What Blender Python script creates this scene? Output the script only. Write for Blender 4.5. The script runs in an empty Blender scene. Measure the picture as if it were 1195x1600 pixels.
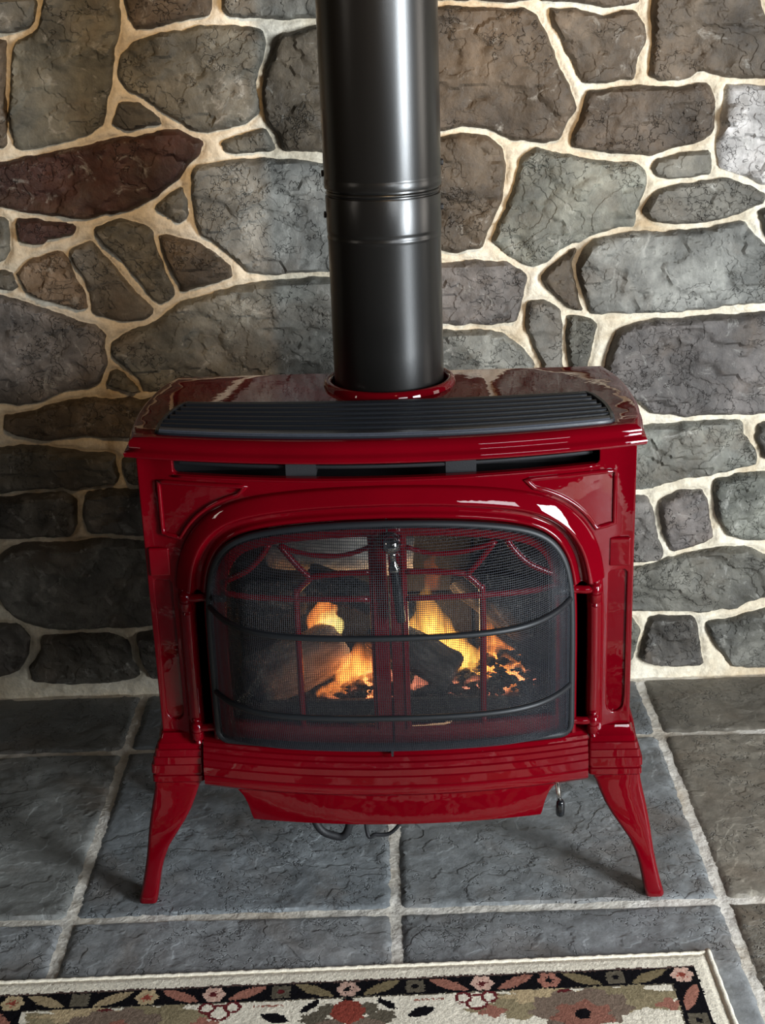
import bpy, math, random
import numpy as np
from mathutils import Vector, Matrix, noise
from mathutils.geometry import delaunay_2d_cdt

random.seed(7)
SC = bpy.context.scene
COL = SC.collection

# ------------------------------------------------------------------ camera
cam_d = bpy.data.cameras.new('camera')
cam = bpy.data.objects.new('camera', cam_d)
COL.objects.link(cam)
RX = Vector((0.9993977, -0.0036346, -0.0345104))      # image right
DN = Vector((-0.0336589, -0.3434481, -0.9385683))     # image down
FW = Vector((-0.0084412, 0.9391646, -0.3433636))      # viewing direction
cam.matrix_world = Matrix(((RX.x, -DN.x, -FW.x, 0.010158),
                           (RX.y, -DN.y, -FW.y, -1.785917),
                           (RX.z, -DN.z, -FW.z, 1.244754),
                           (0, 0, 0, 1)))
cam_d.sensor_fit = 'VERTICAL'
cam_d.sensor_height = 24.0
cam_d.lens = 2205.94 / 1600 * 24.0
cam_d.clip_start = 0.02
SC.camera = cam

# ------------------------------------------------------------------ world, lights, exposure
SC.view_settings.view_transform = 'Standard'
SC.view_settings.look = 'None'
SC.view_settings.gamma = 1.0
SC.view_settings.use_curve_mapping = False
SC.view_settings.exposure = 0.0
world = bpy.data.worlds.new('room_ambient')
SC.world = world
world.use_nodes = True
world.node_tree.nodes['Background'].inputs[0].default_value = (1.0, 0.93, 0.84, 1)
world.node_tree.nodes['Background'].inputs[1].default_value = 0.012


def area(name, loc, target, sx, sy, power, color, spread=180):
    d = bpy.data.lights.new(name, 'AREA')
    d.shape = 'RECTANGLE'
    d.size, d.size_y = sx, sy
    d.energy = power
    d.color = color
    d.spread = math.radians(spread)
    o = bpy.data.objects.new(name, d)
    o.location = loc
    o.rotation_euler = (Vector(target) - Vector(loc)).to_track_quat('-Z', 'Y').to_euler()
    COL.objects.link(o)
    return o


# daylight: a glazed door and a window at the front right, one right, a narrow one left; warm track spot on the upper wall
area('window_light_front_right', (2.05, -1.75, 0.82), (0.0, 0.25, 0.72), 0.62, 1.15, 132, (0.88, 0.95, 1.0))
area('window_light_front', (1.08, -2.42, 1.30), (0.0, 0.1, 0.6), 0.80, 0.30, 12.5, (0.92, 0.97, 1.0))
area('window_light_right', (2.3, 0.05, 0.85), (0.2, 0.35, 0.5), 0.5, 0.9, 7, (1.0, 0.93, 0.84))
area('window_light_left', (-2.3, -1.15, 1.3), (-0.1, 0.2, 0.6), 0.14, 0.40, 1.6, (1.0, 0.90, 0.78))
sp = bpy.data.lights.new('track_spot', 'SPOT')
sp.energy = 135; sp.color = (1.0, 0.64, 0.30); sp.spot_size = math.radians(44); sp.spot_blend = 1.0; sp.shadow_soft_size = 0.06
so = bpy.data.objects.new('track_spot', sp)
so.location = (0.40, -1.55, 2.2)
so.rotation_euler = (Vector((-0.1, 0.66, 1.36)) - Vector(so.location)).to_track_quat('-Z', 'Y').to_euler()
COL.objects.link(so)


# ------------------------------------------------------------------ helpers
def srgb(r, g, b):
    f = lambda c: (c / 255 / 12.92) if c / 255 <= 0.04045 else ((c / 255 + 0.055) / 1.055) ** 2.4
    return (f(r), f(g), f(b), 1)


class MB:
    """collects shapes for ONE mesh"""
    def __init__(self):
        self.v = []
        self.f = []

    def add(self, vs, fs):
        o = len(self.v)
        self.v.extend([tuple(map(float, p)) for p in vs])
        self.f.extend([tuple(i + o for i in q) for q in fs])

    def box(self, x0, x1, y0, y1, z0, z1):
        self.add([(x0, y0, z0), (x1, y0, z0), (x1, y1, z0), (x0, y1, z0), (x0, y0, z1), (x1, y0, z1), (x1, y1, z1), (x0, y1, z1)],
                 [(0, 3, 2, 1), (4, 5, 6, 7), (0, 1, 5, 4), (1, 2, 6, 5), (2, 3, 7, 6), (3, 0, 4, 7)])

    def rings(self, R, closed_ring=True, closed_path=False, cap=True):
        n = len(R); k = len(R[0])
        vs = [p for r in R for p in r]
        fs = []
        for i in range(n if closed_path else n - 1):
            a = i * k; b = ((i + 1) % n) * k
            for j in range(k if closed_ring else k - 1):
                j2 = (j + 1) % k
                fs.append((a + j, a + j2, b + j2, b + j))
        if cap and not closed_path and closed_ring:
            fs.append(tuple(reversed(range(k))))
            fs.append(tuple(range((n - 1) * k, n * k)))
        self.add(vs, fs)

    def tube(self, path, r, k=8, closed=False, cap=True, flat=1.0):
        P = [Vector(p) for p in path]; n = len(P)
        rr = r if hasattr(r, '__len__') else [r] * n
        R = []; up = None
        for i in range(n):
            if closed:
                t = (P[(i + 1) % n] - P[i - 1])
            else:
                t = P[min(i + 1, n - 1)] - P[max(i - 1, 0)]
            t = t.normalized()
            if up is None:
                up = Vector((0, 0, 1)) if abs(t.z) < 0.9 else Vector((0, 1, 0))
            s = t.cross(up).normalized(); up = s.cross(t).normalized()
            R.append([P[i] + s * (math.cos(2 * math.pi * j / k) * rr[i]) + up * (math.sin(2 * math.pi * j / k) * rr[i] * flat) for j in range(k)])
        self.rings(R, True, closed, cap)

    def lathe(self, prof, c=(0, 0, 0), axis=(0, 0, 1), n=32, cap=True):
        a = Vector(axis).normalized()
        s = a.cross(Vector((0, 1, 0)) if abs(a.y) < 0.9 else Vector((1, 0, 0))).normalized()
        u = a.cross(s)
        c = Vector(c)
        R = [[c + a * h + (s * math.cos(2 * math.pi * j / n) + u * math.sin(2 * math.pi * j / n)) * r for j in range(n)] for r, h in prof]
        self.rings(R, True, False, cap)

    def build(self, name, m, parent=None, smooth=35, bevel=0, loc=None):
        me = bpy.data.meshes.new(name)
        me.from_pydata(self.v, [], self.f)
        return link(name, me, m, parent, smooth, bevel, loc)


def link(name, me, m, parent=None, smooth=35, bevel=0, loc=None, fix=True):
    if fix:
        import bmesh
        bm = bmesh.new(); bm.from_mesh(me)
        bmesh.ops.recalc_face_normals(bm, faces=bm.faces)
        bm.to_mesh(me); bm.free()
    if smooth:
        me.shade_smooth()
        if smooth < 180:
            me.set_sharp_from_angle(angle=math.radians(smooth))
    if m:
        me.materials.append(m)
    o = bpy.data.objects.new(name, me)
    COL.objects.link(o)
    if parent:
        o.parent = parent
    if loc:
        o.location = loc
    if bevel:
        b = o.modifiers.new('bevel', 'BEVEL'); b.width = bevel; b.segments = 3
        b.limit_method = 'ANGLE'; b.angle_limit = math.radians(40); b.use_clamp_overlap = True
        me.shade_smooth()
        w = o.modifiers.new('weighted', 'WEIGHTED_NORMAL'); w.keep_sharp = False; w.weight = 80
    return o


def tag(o, label, cat, group=None, kind=None):
    if label: o['label'] = label
    if cat: o['category'] = cat
    if group: o['group'] = group
    if kind: o['kind'] = kind
    return o


def thing(name, label, cat, loc=(0, 0, 0), rz=0, group=None):
    o = bpy.data.objects.new(name, None)
    o.empty_display_size = 0.1
    COL.objects.link(o)
    o.location = loc; o.rotation_euler = (0, 0, rz)
    return tag(o, label, cat, group)


def inside(pts, poly):
    x, y = pts[:, 0], pts[:, 1]
    r = np.zeros(len(pts), bool)
    n = len(poly)
    for i in range(n):
        x1, y1 = poly[i]; x2, y2 = poly[(i + 1) % n]
        c = ((y1 > y) != (y2 > y))
        with np.errstate(divide='ignore', invalid='ignore'):
            xi = (x2 - x1) * (y - y1) / (y2 - y1 + 1e-15) + x1
        r ^= c & (x < xi)
    return r


def dist(pts, poly, closed=True):
    P = np.asarray(poly, float)
    d = np.full(len(pts), 1e9)
    n = len(P)
    for i in range(n if closed else n - 1):
        a = P[i]; b = P[(i + 1) % n]; ab = b - a
        t = np.clip(((pts - a) @ ab) / max(ab @ ab, 1e-15), 0, 1)
        q = a + t[:, None] * ab
        d = np.minimum(d, np.hypot(*(pts - q).T))
    return d


def cdt(outer, holes=(), spacing=0.01, margin=0.4):
    """triangulate a polygon with holes, with inner points; returns 2D verts and triangles"""
    loops = [list(map(tuple, outer))] + [list(map(tuple, h)) for h in holes]
    vs = []; es = []
    for L in loops:
        o = len(vs); vs += L
        es += [(o + i, o + (i + 1) % len(L)) for i in range(len(L))]
    A = np.array(loops[0])
    if spacing:
        x0, y0 = A.min(0); x1, y1 = A.max(0)
        gx = np.arange(x0, x1, spacing); gy = np.arange(y0, y1, spacing * 0.866)
        g = np.array([(x + (spacing / 2 if j % 2 else 0), y) for j, y in enumerate(gy) for x in gx])
        k = inside(g, loops[0])
        for h in loops[1:]:
            k &= ~inside(g, h)
        g = g[k]
        for L in loops:
            if len(g):
                g = g[dist(g, L) > spacing * margin]
        vs = vs + [tuple(p) for p in g]
    V, E, F, _, _, _ = delaunay_2d_cdt([Vector(p) for p in vs], es, [], 0, 1e-7)
    V = np.array([(p[0], p[1]) for p in V])
    F = np.array([f for f in F if len(f) == 3])
    c = V[F].mean(1)
    k = inside(c, loops[0])
    for h in loops[1:]:
        k &= ~inside(c, h)
    return V, F[k]


def plate(mb, outer, holes, fy, thick, spacing=0.012, swap=None):
    """a plate in the x-z plane with front surface y = fy(x, z)"""
    V, F = cdt(outer, holes, spacing)
    n = len(V)
    front = [(x, fy(x, z), z) for x, z in V]
    back = [(x, fy(x, z) + thick, z) for x, z in V]
    fs = []
    cnt = {}
    for a, b, c in F:
        (x1, y1), (x2, y2), (x3, y3) = V[a], V[b], V[c]
        if (x2 - x1) * (y3 - y1) - (x3 - x1) * (y2 - y1) < 0:
            b, c = c, b
        fs.append((a, b, c)); fs.append((a + n, c + n, b + n))
        for e in ((a, b), (b, c), (c, a)):
            cnt[e] = 1
    for (a, b) in list(cnt):
        if (b, a) not in cnt:
            fs.append((b, a, a + n, b + n))
    vv = front + back
    if swap:
        vv = [swap(p) for p in vv]
    mb.add(vv, fs)


def catmull(P, n=8, closed=False):
    P = [np.array(p, float) for p in P]; out = []
    m = len(P)
    for i in range(m if closed else m - 1):
        p1, p2 = P[i], P[(i + 1) % m]
        p0 = P[i - 1] if (closed or i > 0) else 2 * p1 - p2
        p3 = P[(i + 2) % m] if (closed or i + 2 < m) else 2 * p2 - p1
        for k in range(n):
            t = k / n
            out.append(0.5 * ((2 * p1) + (-p0 + p2) * t + (2 * p0 - 5 * p1 + 4 * p2 - p3) * t * t + (-p0 + 3 * p1 - 3 * p2 + p3) * t ** 3))
    if not closed:
        out.append(P[-1])
    return out


# ------------------------------------------------------------------ materials
def mat(name):
    m = bpy.data.materials.new(name)
    m.use_nodes = True
    nt = m.node_tree
    return m, nt, nt.nodes['Principled BSDF']


def N(nt, kind, **kw):
    n = nt.nodes.new(kind)
    for k, v in kw.items():
        if k.startswith('i_'):
            n.inputs[k[2:].replace('_', ' ')].default_value = v
        else:
            setattr(n, k, v)
    return n


def noise_tex(nt, scale, detail=6, rough=0.6, vec=None, dist=0.0):
    n = N(nt, 'ShaderNodeTexNoise')
    n.inputs['Scale'].default_value = scale
    n.inputs['Detail'].default_value = detail
    n.inputs['Roughness'].default_value = rough
    n.inputs['Distortion'].default_value = dist
    if vec is not None:
        nt.links.new(vec, n.inputs['Vector'])
    return n


def ramp(nt, src, stops):
    r = N(nt, 'ShaderNodeValToRGB')
    e = r.color_ramp.elements
    while len(e) < len(stops):
        e.new(0.5)
    for q, (p, c) in zip(e, stops):
        q.position = p
        q.color = c if hasattr(c, '__len__') else (c, c, c, 1)
    nt.links.new(src, r.inputs[0])
    return r


def mix(nt, a, b, fac, mode='MIX'):
    n = N(nt, 'ShaderNodeMix', data_type='RGBA', blend_type=mode)
    for s, v in ((0, fac), (6, a), (7, b)):
        if hasattr(v, 'links') or hasattr(v, 'is_linked'):
            nt.links.new(v, n.inputs[s])
        else:
            n.inputs[s].default_value = v
    return n.outputs[2]


def bump(nt, h, strength, distance, prev=None):
    b = N(nt, 'ShaderNodeBump')
    b.inputs['Strength'].default_value = strength
    b.inputs['Distance'].default_value = distance
    nt.links.new(h, b.inputs['Height'])
    if prev is not None:
        nt.links.new(prev, b.inputs['Normal'])
    return b.outputs['Normal']


def simple(name, color, rough=0.5, metal=0.0, coat=0.0, spec=0.5, grain=0.0, gscale=400):
    m, nt, p = mat(name)
    p.inputs['Base Color'].default_value = color
    p.inputs['Roughness'].default_value = rough
    p.inputs['Metallic'].default_value = metal
    p.inputs['Coat Weight'].default_value = coat
    p.inputs['Coat Roughness'].default_value = 0.03
    p.inputs['Specular IOR Level'].default_value = spec
    tc = N(nt, 'ShaderNodeTexCoord')
    nz = noise_tex(nt, gscale if grain else 30, 3, 0.5, tc.outputs['Object'])
    r = ramp(nt, nz.outputs[0], [(0.3, tuple(c * 0.88 for c in color[:3]) + (1,)), (0.7, tuple(min(1, c * 1.1) for c in color[:3]) + (1,))])
    nt.links.new(r.outputs[0], p.inputs['Base Color'])
    if grain:
        nt.links.new(bump(nt, nz.outputs[0], grain, 0.001), p.inputs['Normal'])
    return m


def rock_material(name, use_obj_color=True, base=None, streak=(0.62, 0.60, 0.54, 1), rough=0.62, vein=1.0, tscale=6.5, contrast=1.0, relief_=1.0):
    m, nt, p = mat(name)
    tc = N(nt, 'ShaderNodeTexCoord')
    oi = N(nt, 'ShaderNodeObjectInfo')
    # shift the pattern per piece
    sc = N(nt, 'ShaderNodeVectorMath', operation='SCALE')
    sc.inputs[0].default_value = (13.1, 7.7, 9.3)
    nt.links.new(oi.outputs['Random'], sc.inputs['Scale'])
    ad = N(nt, 'ShaderNodeVectorMath', operation='ADD')
    nt.links.new(tc.outputs['Object'], ad.inputs[0]); nt.links.new(sc.outputs[0], ad.inputs[1])
    v = ad.outputs[0]
    col = oi.outputs['Color']
    big = noise_tex(nt, 9, 5, 0.6, v, 0.6)
    r1 = ramp(nt, big.outputs[0], [(0.28, 1 - 0.66 * contrast), (0.5, 0.88), (0.72, 1 + 0.62 * contrast)])
    c1 = mix(nt, col, r1.outputs[0], 1.0, 'MULTIPLY')
    # warm iron patches
    n2 = noise_tex(nt, 6, 4, 0.6, v, 0.5)
    r2 = ramp(nt, n2.outputs[0], [(0.52, 0.0), (0.72, 0.5)])
    c2 = mix(nt, c1, (0.13, 0.085, 0.05, 1), r2.outputs[0])
    # fine mottling
    n3 = noise_tex(nt, 60, 6, 0.7, v)
    r3 = ramp(nt, n3.outputs[0], [(0.3, 0.72), (0.7, 1.28)])
    c3 = mix(nt, c2, r3.outputs[0], 1.0, 'MULTIPLY')
    # pale scuffs and lime flecks
    n4 = noise_tex(nt, 20, 8, 0.72, v, 1.2)
    r4 = ramp(nt, n4.outputs[0], [(0.58, 0.0), (0.72, 0.5 * vein)])
    c4 = mix(nt, c3, streak, r4.outputs[0])
    # dark clefts
    w = N(nt, 'ShaderNodeTexVoronoi', feature='DISTANCE_TO_EDGE')
    w.inputs['Scale'].default_value = 11
    dn = noise_tex(nt, 14, 4, 0.6, v)
    dm = N(nt, 'ShaderNodeVectorMath', operation='SCALE'); dm.inputs['Scale'].default_value = 0.35
    nt.links.new(dn.outputs[1], dm.inputs[0])
    da = N(nt, 'ShaderNodeVectorMath', operation='ADD')
    nt.links.new(v, da.inputs[0]); nt.links.new(dm.outputs[0], da.inputs[1])
    nt.links.new(da.outputs[0], w.inputs['Vector'])
    r5 = ramp(nt, w.outputs['Distance'], [(0.0, 0.0), (0.025, 1.0)])
    gate = noise_tex(nt, 5, 2, 0.5, v)
    rg = ramp(nt, gate.outputs[0], [(0.45, 1.0), (0.52, 0.0)])
    cr = mix(nt, r5.outputs[0], rg.outputs[0], 1.0, 'LIGHTEN')
    r6 = ramp(nt, cr, [(0.0, 0.4), (1.0, 1.0)])
    c5 = mix(nt, c4, r6.outputs[0], 1.0, 'MULTIPLY')
    nt.links.new(c5, p.inputs['Base Color'])
    rr = ramp(nt, n3.outputs[0], [(0.3, rough - 0.12), (0.7, rough + 0.14)])
    nt.links.new(rr.outputs[0], p.inputs['Roughness'])
    p.inputs['Specular IOR Level'].default_value = 0.45
    tn = noise_tex(nt, tscale, 5, 0.52, v)
    tr = ramp(nt, tn.outputs[0], [(0.30, 0.0), (0.315, 0.16), (0.40, 0.24), (0.41, 0.40), (0.47, 0.46), (0.478, 0.60), (0.55, 0.66), (0.56, 0.80), (0.66, 0.86), (0.67, 1.0)])
    b1 = bump(nt, tr.outputs[0], 0.8 * relief_, 0.014)
    b2 = bump(nt, noise_tex(nt, 45, 8, 0.68, v).outputs[0], 0.5 * relief_, 0.008, b1)
    b3 = bump(nt, cr, 0.6, 0.006, b2)
    nt.links.new(b3, p.inputs['Normal'])
    return m


ROCK = rock_material('fieldstone')
SLATE = rock_material('slate', rough=0.46, streak=(0.30, 0.31, 0.32, 1), vein=0.3, tscale=4.0, contrast=0.35, relief_=0.7)


def mortar_material(name, c0, c1, c2):
    m, nt, p = mat(name)
    tc = N(nt, 'ShaderNodeTexCoord')
    a = noise_tex(nt, 7, 5, 0.6, tc.outputs['Object'], 0.8)
    r = ramp(nt, a.outputs[0], [(0.3, c0), (0.5, c1), (0.72, c2)])
    f = noise_tex(nt, 140, 6, 0.7, tc.outputs['Object'])
    rf = ramp(nt, f.outputs[0], [(0.3, 0.82), (0.7, 1.12)])
    nt.links.new(mix(nt, r.outputs[0], rf.outputs[0], 1.0, 'MULTIPLY'), p.inputs['Base Color'])
    p.inputs['Roughness'].default_value = 0.85
    p.inputs['Specular IOR Level'].default_value = 0.25
    b1 = bump(nt, noise_tex(nt, 26, 5, 0.55, tc.outputs['Object']).outputs[0], 0.6, 0.014)
    nt.links.new(bump(nt, f.outputs[0], 0.3, 0.002, b1), p.inputs['Normal'])
    return m


MORTAR = mortar_material('mortar', (0.50, 0.38, 0.24, 1), (0.74, 0.65, 0.50, 1), (0.84, 0.78, 0.66, 1))
GROUT = mortar_material('grout', (0.50, 0.42, 0.32, 1), (0.72, 0.67, 0.59, 1), (0.84, 0.80, 0.74, 1))


def enamel():
    m, nt, p = mat('red_enamel')
    tc = N(nt, 'ShaderNodeTexCoord')
    a = noise_tex(nt, 5, 3, 0.5, tc.outputs['Object'])
    r = ramp(nt, a.outputs[0], [(0.3, (0.105, 0.0003, 0.0032, 1)), (0.7, (0.15, 0.0005, 0.0045, 1))])
    nt.links.new(r.outputs[0], p.inputs['Base Color'])
    p.inputs['Roughness'].default_value = 0.35
    p.inputs['Specular IOR Level'].default_value = 0.0
    p.inputs['Coat Weight'].default_value = 1.0
    p.inputs['Coat Roughness'].default_value = 0.02
    p.inputs['Coat IOR'].default_value = 1.42
    w = noise_tex(nt, 55, 2, 0.5, tc.outputs['Object'])
    b = bump(nt, w.outputs[0], 0.014, 0.01)
    nt.links.new(b, p.inputs['Normal']); nt.links.new(b, p.inputs['Coat Normal'])
    return m


RED = enamel()
GRILLE = simple('grey_cast_iron', (0.012, 0.014, 0.019, 1), 0.42, grain=0.15)
BLACKIRON = simple('black_cast_iron', (0.012, 0.012, 0.014, 1), 0.6, grain=0.2)
PIPE = simple('black_pipe_paint', (0.008, 0.0075, 0.007, 1), 0.29, spec=0.7, grain=0.06, gscale=900)
MESHM = simple('screen_wire', (0.022, 0.025, 0.033, 1), 0.5, metal=0.0)
FRAMEM = simple('screen_frame_paint', (0.010, 0.0115, 0.014, 1), 0.5)
CHROME = simple('polished_chrome', (0.72, 0.70, 0.66, 1), 0.1, metal=1.0)
GRIP = simple('black_gloss_grip', (0.008, 0.009, 0.011, 1), 0.15, coat=0.5)
LINER = simple('firebox_liner', (0.009, 0.0085, 0.008, 1), 0.85, grain=0.3, gscale=60)


def glass_mat():
    m, nt, p = mat('door_glass')
    nt.nodes.remove(p)
    out = nt.nodes['Material Output']
    t = N(nt, 'ShaderNodeBsdfTransparent'); t.inputs[0].default_value = (0.93, 0.93, 0.92, 1)
    g = N(nt, 'ShaderNodeBsdfGlossy'); g.inputs['Roughness'].default_value = 0.03
    f = N(nt, 'ShaderNodeFresnel'); f.inputs[0].default_value = 1.45
    s = N(nt, 'ShaderNodeMixShader')
    nt.links.new(f.outputs[0], s.inputs[0]); nt.links.new(t.outputs[0], s.inputs[1]); nt.links.new(g.outputs[0], s.inputs[2])
    nt.links.new(s.outputs[0], out.inputs[0])
    return m


GLASS = glass_mat()


def log_mat(name, c0, c1, c2, glow=0.0):
    m, nt, p = mat(name)
    tc = N(nt, 'ShaderNodeTexCoord')
    mp = N(nt, 'ShaderNodeMapping'); mp.inputs['Scale'].default_value = (14, 60, 60)
    nt.links.new(tc.outputs['Object'], mp.inputs[0])
    a = noise_tex(nt, 1.0, 7, 0.65, mp.outputs[0], 0.4)
    r = ramp(nt, a.outputs[0], [(0.35, c0), (0.52, c1), (0.68, c2)])
    nt.links.new(r.outputs[0], p.inputs['Base Color'])
    p.inputs['Roughness'].default_value = 0.9
    p.inputs['Specular IOR Level'].default_value = 0.1
    nt.links.new(bump(nt, a.outputs[0], 0.8, 0.01), p.inputs['Normal'])
    return m


BARK = log_mat('pale_ash_log', (0.28, 0.26, 0.235, 1), (0.72, 0.69, 0.64, 1), (0.9, 0.87, 0.82, 1))
CHAR = log_mat('charred_log', (0.02, 0.018, 0.016, 1), (0.08, 0.07, 0.062, 1), (0.30, 0.27, 0.23, 1))


def ember_mat():
    m, nt, p = mat('glowing_embers')
    tc = N(nt, 'ShaderNodeTexCoord')
    a = noise_tex(nt, 55, 5, 0.6, tc.outputs['Object'], 1.0)
    p.inputs['Base Color'].default_value = (0.014, 0.013, 0.014, 1)
    p.inputs['Roughness'].default_value = 0.9
    b = noise_tex(nt, 9, 3, 0.5, tc.outputs['Object'])
    at = N(nt, 'ShaderNodeAttribute', attribute_name='heat')
    ml = N(nt, 'ShaderNodeMath', operation='MULTIPLY')
    r = ramp(nt, a.outputs[0], [(0.38, 0.0), (0.56, 1.0)])
    nt.links.new(r.outputs[0], ml.inputs[0]); nt.links.new(at.outputs['Fac'], ml.inputs[1])
    rc = ramp(nt, ml.outputs[0], [(0.0, (0, 0, 0, 1)), (0.25, (0.8, 0.05, 0.015, 1)), (0.6, (1.0, 0.22, 0.06, 1)), (1.0, (1.0, 0.55, 0.35, 1))])
    nt.links.new(rc.outputs[0], p.inputs['Emission Color'])
    p.inputs['Emission Strength'].default_value = 7.0
    return m


EMBER = ember_mat()


def flame_mat():
    m, nt, p = mat('flame')
    nt.nodes.remove(p)
    out = nt.nodes['Material Output']
    tc = N(nt, 'ShaderNodeTexCoord')
    oi = N(nt, 'ShaderNodeObjectInfo')
    sep = N(nt, 'ShaderNodeSeparateXYZ'); nt.links.new(tc.outputs['Generated'], sep.inputs[0])
    # streaks that run upward
    sc = N(nt, 'ShaderNodeVectorMath', operation='SCALE'); sc.inputs[0].default_value = (3, 5, 7)
    nt.links.new(oi.outputs['Random'], sc.inputs['Scale'])
    mp = N(nt, 'ShaderNodeMapping'); mp.inputs['Scale'].default_value = (90, 60, 16)
    nt.links.new(tc.outputs['Object'], mp.inputs[0]); nt.links.new(sc.outputs[0], mp.inputs['Location'])
    nz = noise_tex(nt, 1.0, 3, 0.5, mp.outputs[0], 0.8)
    rz = ramp(nt, nz.outputs[0], [(0.30, 0.15), (0.5, 0.8), (0.66, 1.6)])
    # fade towards the tip and at the foot
    rh = ramp(nt, sep.outputs[2], [(0.0, 0.55), (0.2, 1.0), (0.55, 0.8), (1.0, 0.05)])
    mu = N(nt, 'ShaderNodeMath', operation='MULTIPLY')
    nt.links.new(rz.outputs[0], mu.inputs[0]); nt.links.new(rh.outputs[0], mu.inputs[1])
    st = N(nt, 'ShaderNodeMath', operation='MULTIPLY'); st.inputs[1].default_value = 115.0
    nt.links.new(mu.outputs[0], st.inputs[0])
    at = oi.outputs['Color']
    e = N(nt, 'ShaderNodeEmission')
    nt.links.new(at, e.inputs[0]); nt.links.new(st.outputs[0], e.inputs[1])
    nt.links.new(e.outputs[0], out.inputs['Volume'])
    return m


FLAME = flame_mat()

# ------------------------------------------------------------------ the stone wall
WALL_Y = 0.667
TINT = {'g': srgb(108, 105, 97), 'l': srgb(130, 129, 122), 'b': srgb(96, 84, 71), 'm': srgb(70, 45, 39),
        'p': srgb(108, 102, 98), 't': srgb(142, 122, 102), 'w': srgb(188, 184, 180), 'd': srgb(92, 87, 80)}


def grid_mesh(name, xs, zs, fn):
    X, Z = np.meshgrid(xs, zs)
    n, k = X.shape
    v = fn(X.ravel(), Z.ravel())
    i = np.arange((n - 1) * (k - 1)); a = (i // (k - 1)) * k + i % (k - 1)
    f = np.stack([a, a + 1, a + k + 1, a + k], 1)
    me = bpy.data.meshes.new(name)
    me.vertices.add(len(v)); me.vertices.foreach_set('co', np.asarray(v, np.float32).ravel())
    me.loops.add(f.size); me.loops.foreach_set('vertex_index', f.ravel().astype(np.int32))
    me.polygons.add(len(f)); me.polygons.foreach_set('loop_start', np.arange(0, f.size, 4, dtype=np.int32))
    me.update(calc_edges=True)
    return me


def vnoise(P, s, oct=3, off=0.0):
    return np.array([noise.fractal(Vector((p[0] * s + off, p[1] * s - off, off * 0.7)), 1.0, 2.0, oct) for p in P])


def build_wall():
    from mathutils.kdtree import KDTree
    kd = KDTree(len(RIM))
    for i, q in enumerate(RIM):
        kd.insert((q[0], q[1], 0), i)
    kd.balance()

    def mortar_fn(X, Z):
        P = np.stack([X, Z], 1)
        d = np.array([kd.find((a, b, 0))[2] for a, b in P])
        t = np.clip(d / 0.0085, 0, 1)
        # pointed joints: swelling in the middle, smeared thin against the stones
        h = 0.0062 + 0.0075 * t * t * (3 - 2 * t) + 0.0030 * vnoise(P, 17, 3, 3.3) + 0.0016 * vnoise(P, 55, 2, 9.1)
        return np.stack([X, WALL_Y - h, Z], 1)

    me = grid_mesh('wall_back', np.linspace(-1.3, 1.3, 521), np.linspace(-0.02, 1.62, 329), mortar_fn)
    me.materials.append(MORTAR); me.shade_smooth()
    WALL.data = me


WALL = bpy.data.objects.new('wall_back', bpy.data.meshes.new('wall_back'))
COL.objects.link(WALL)
tag(WALL, 'fieldstone wall with raised cream mortar joints behind the red stove', 'wall', kind='structure')
mb = MB(); mb.box(-1.3, 1.3, WALL_Y + 0.002, WALL_Y + 0.15, -0.02, 1.62)
mb.build('wall_core', MORTAR, WALL)
RIM = []


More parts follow.
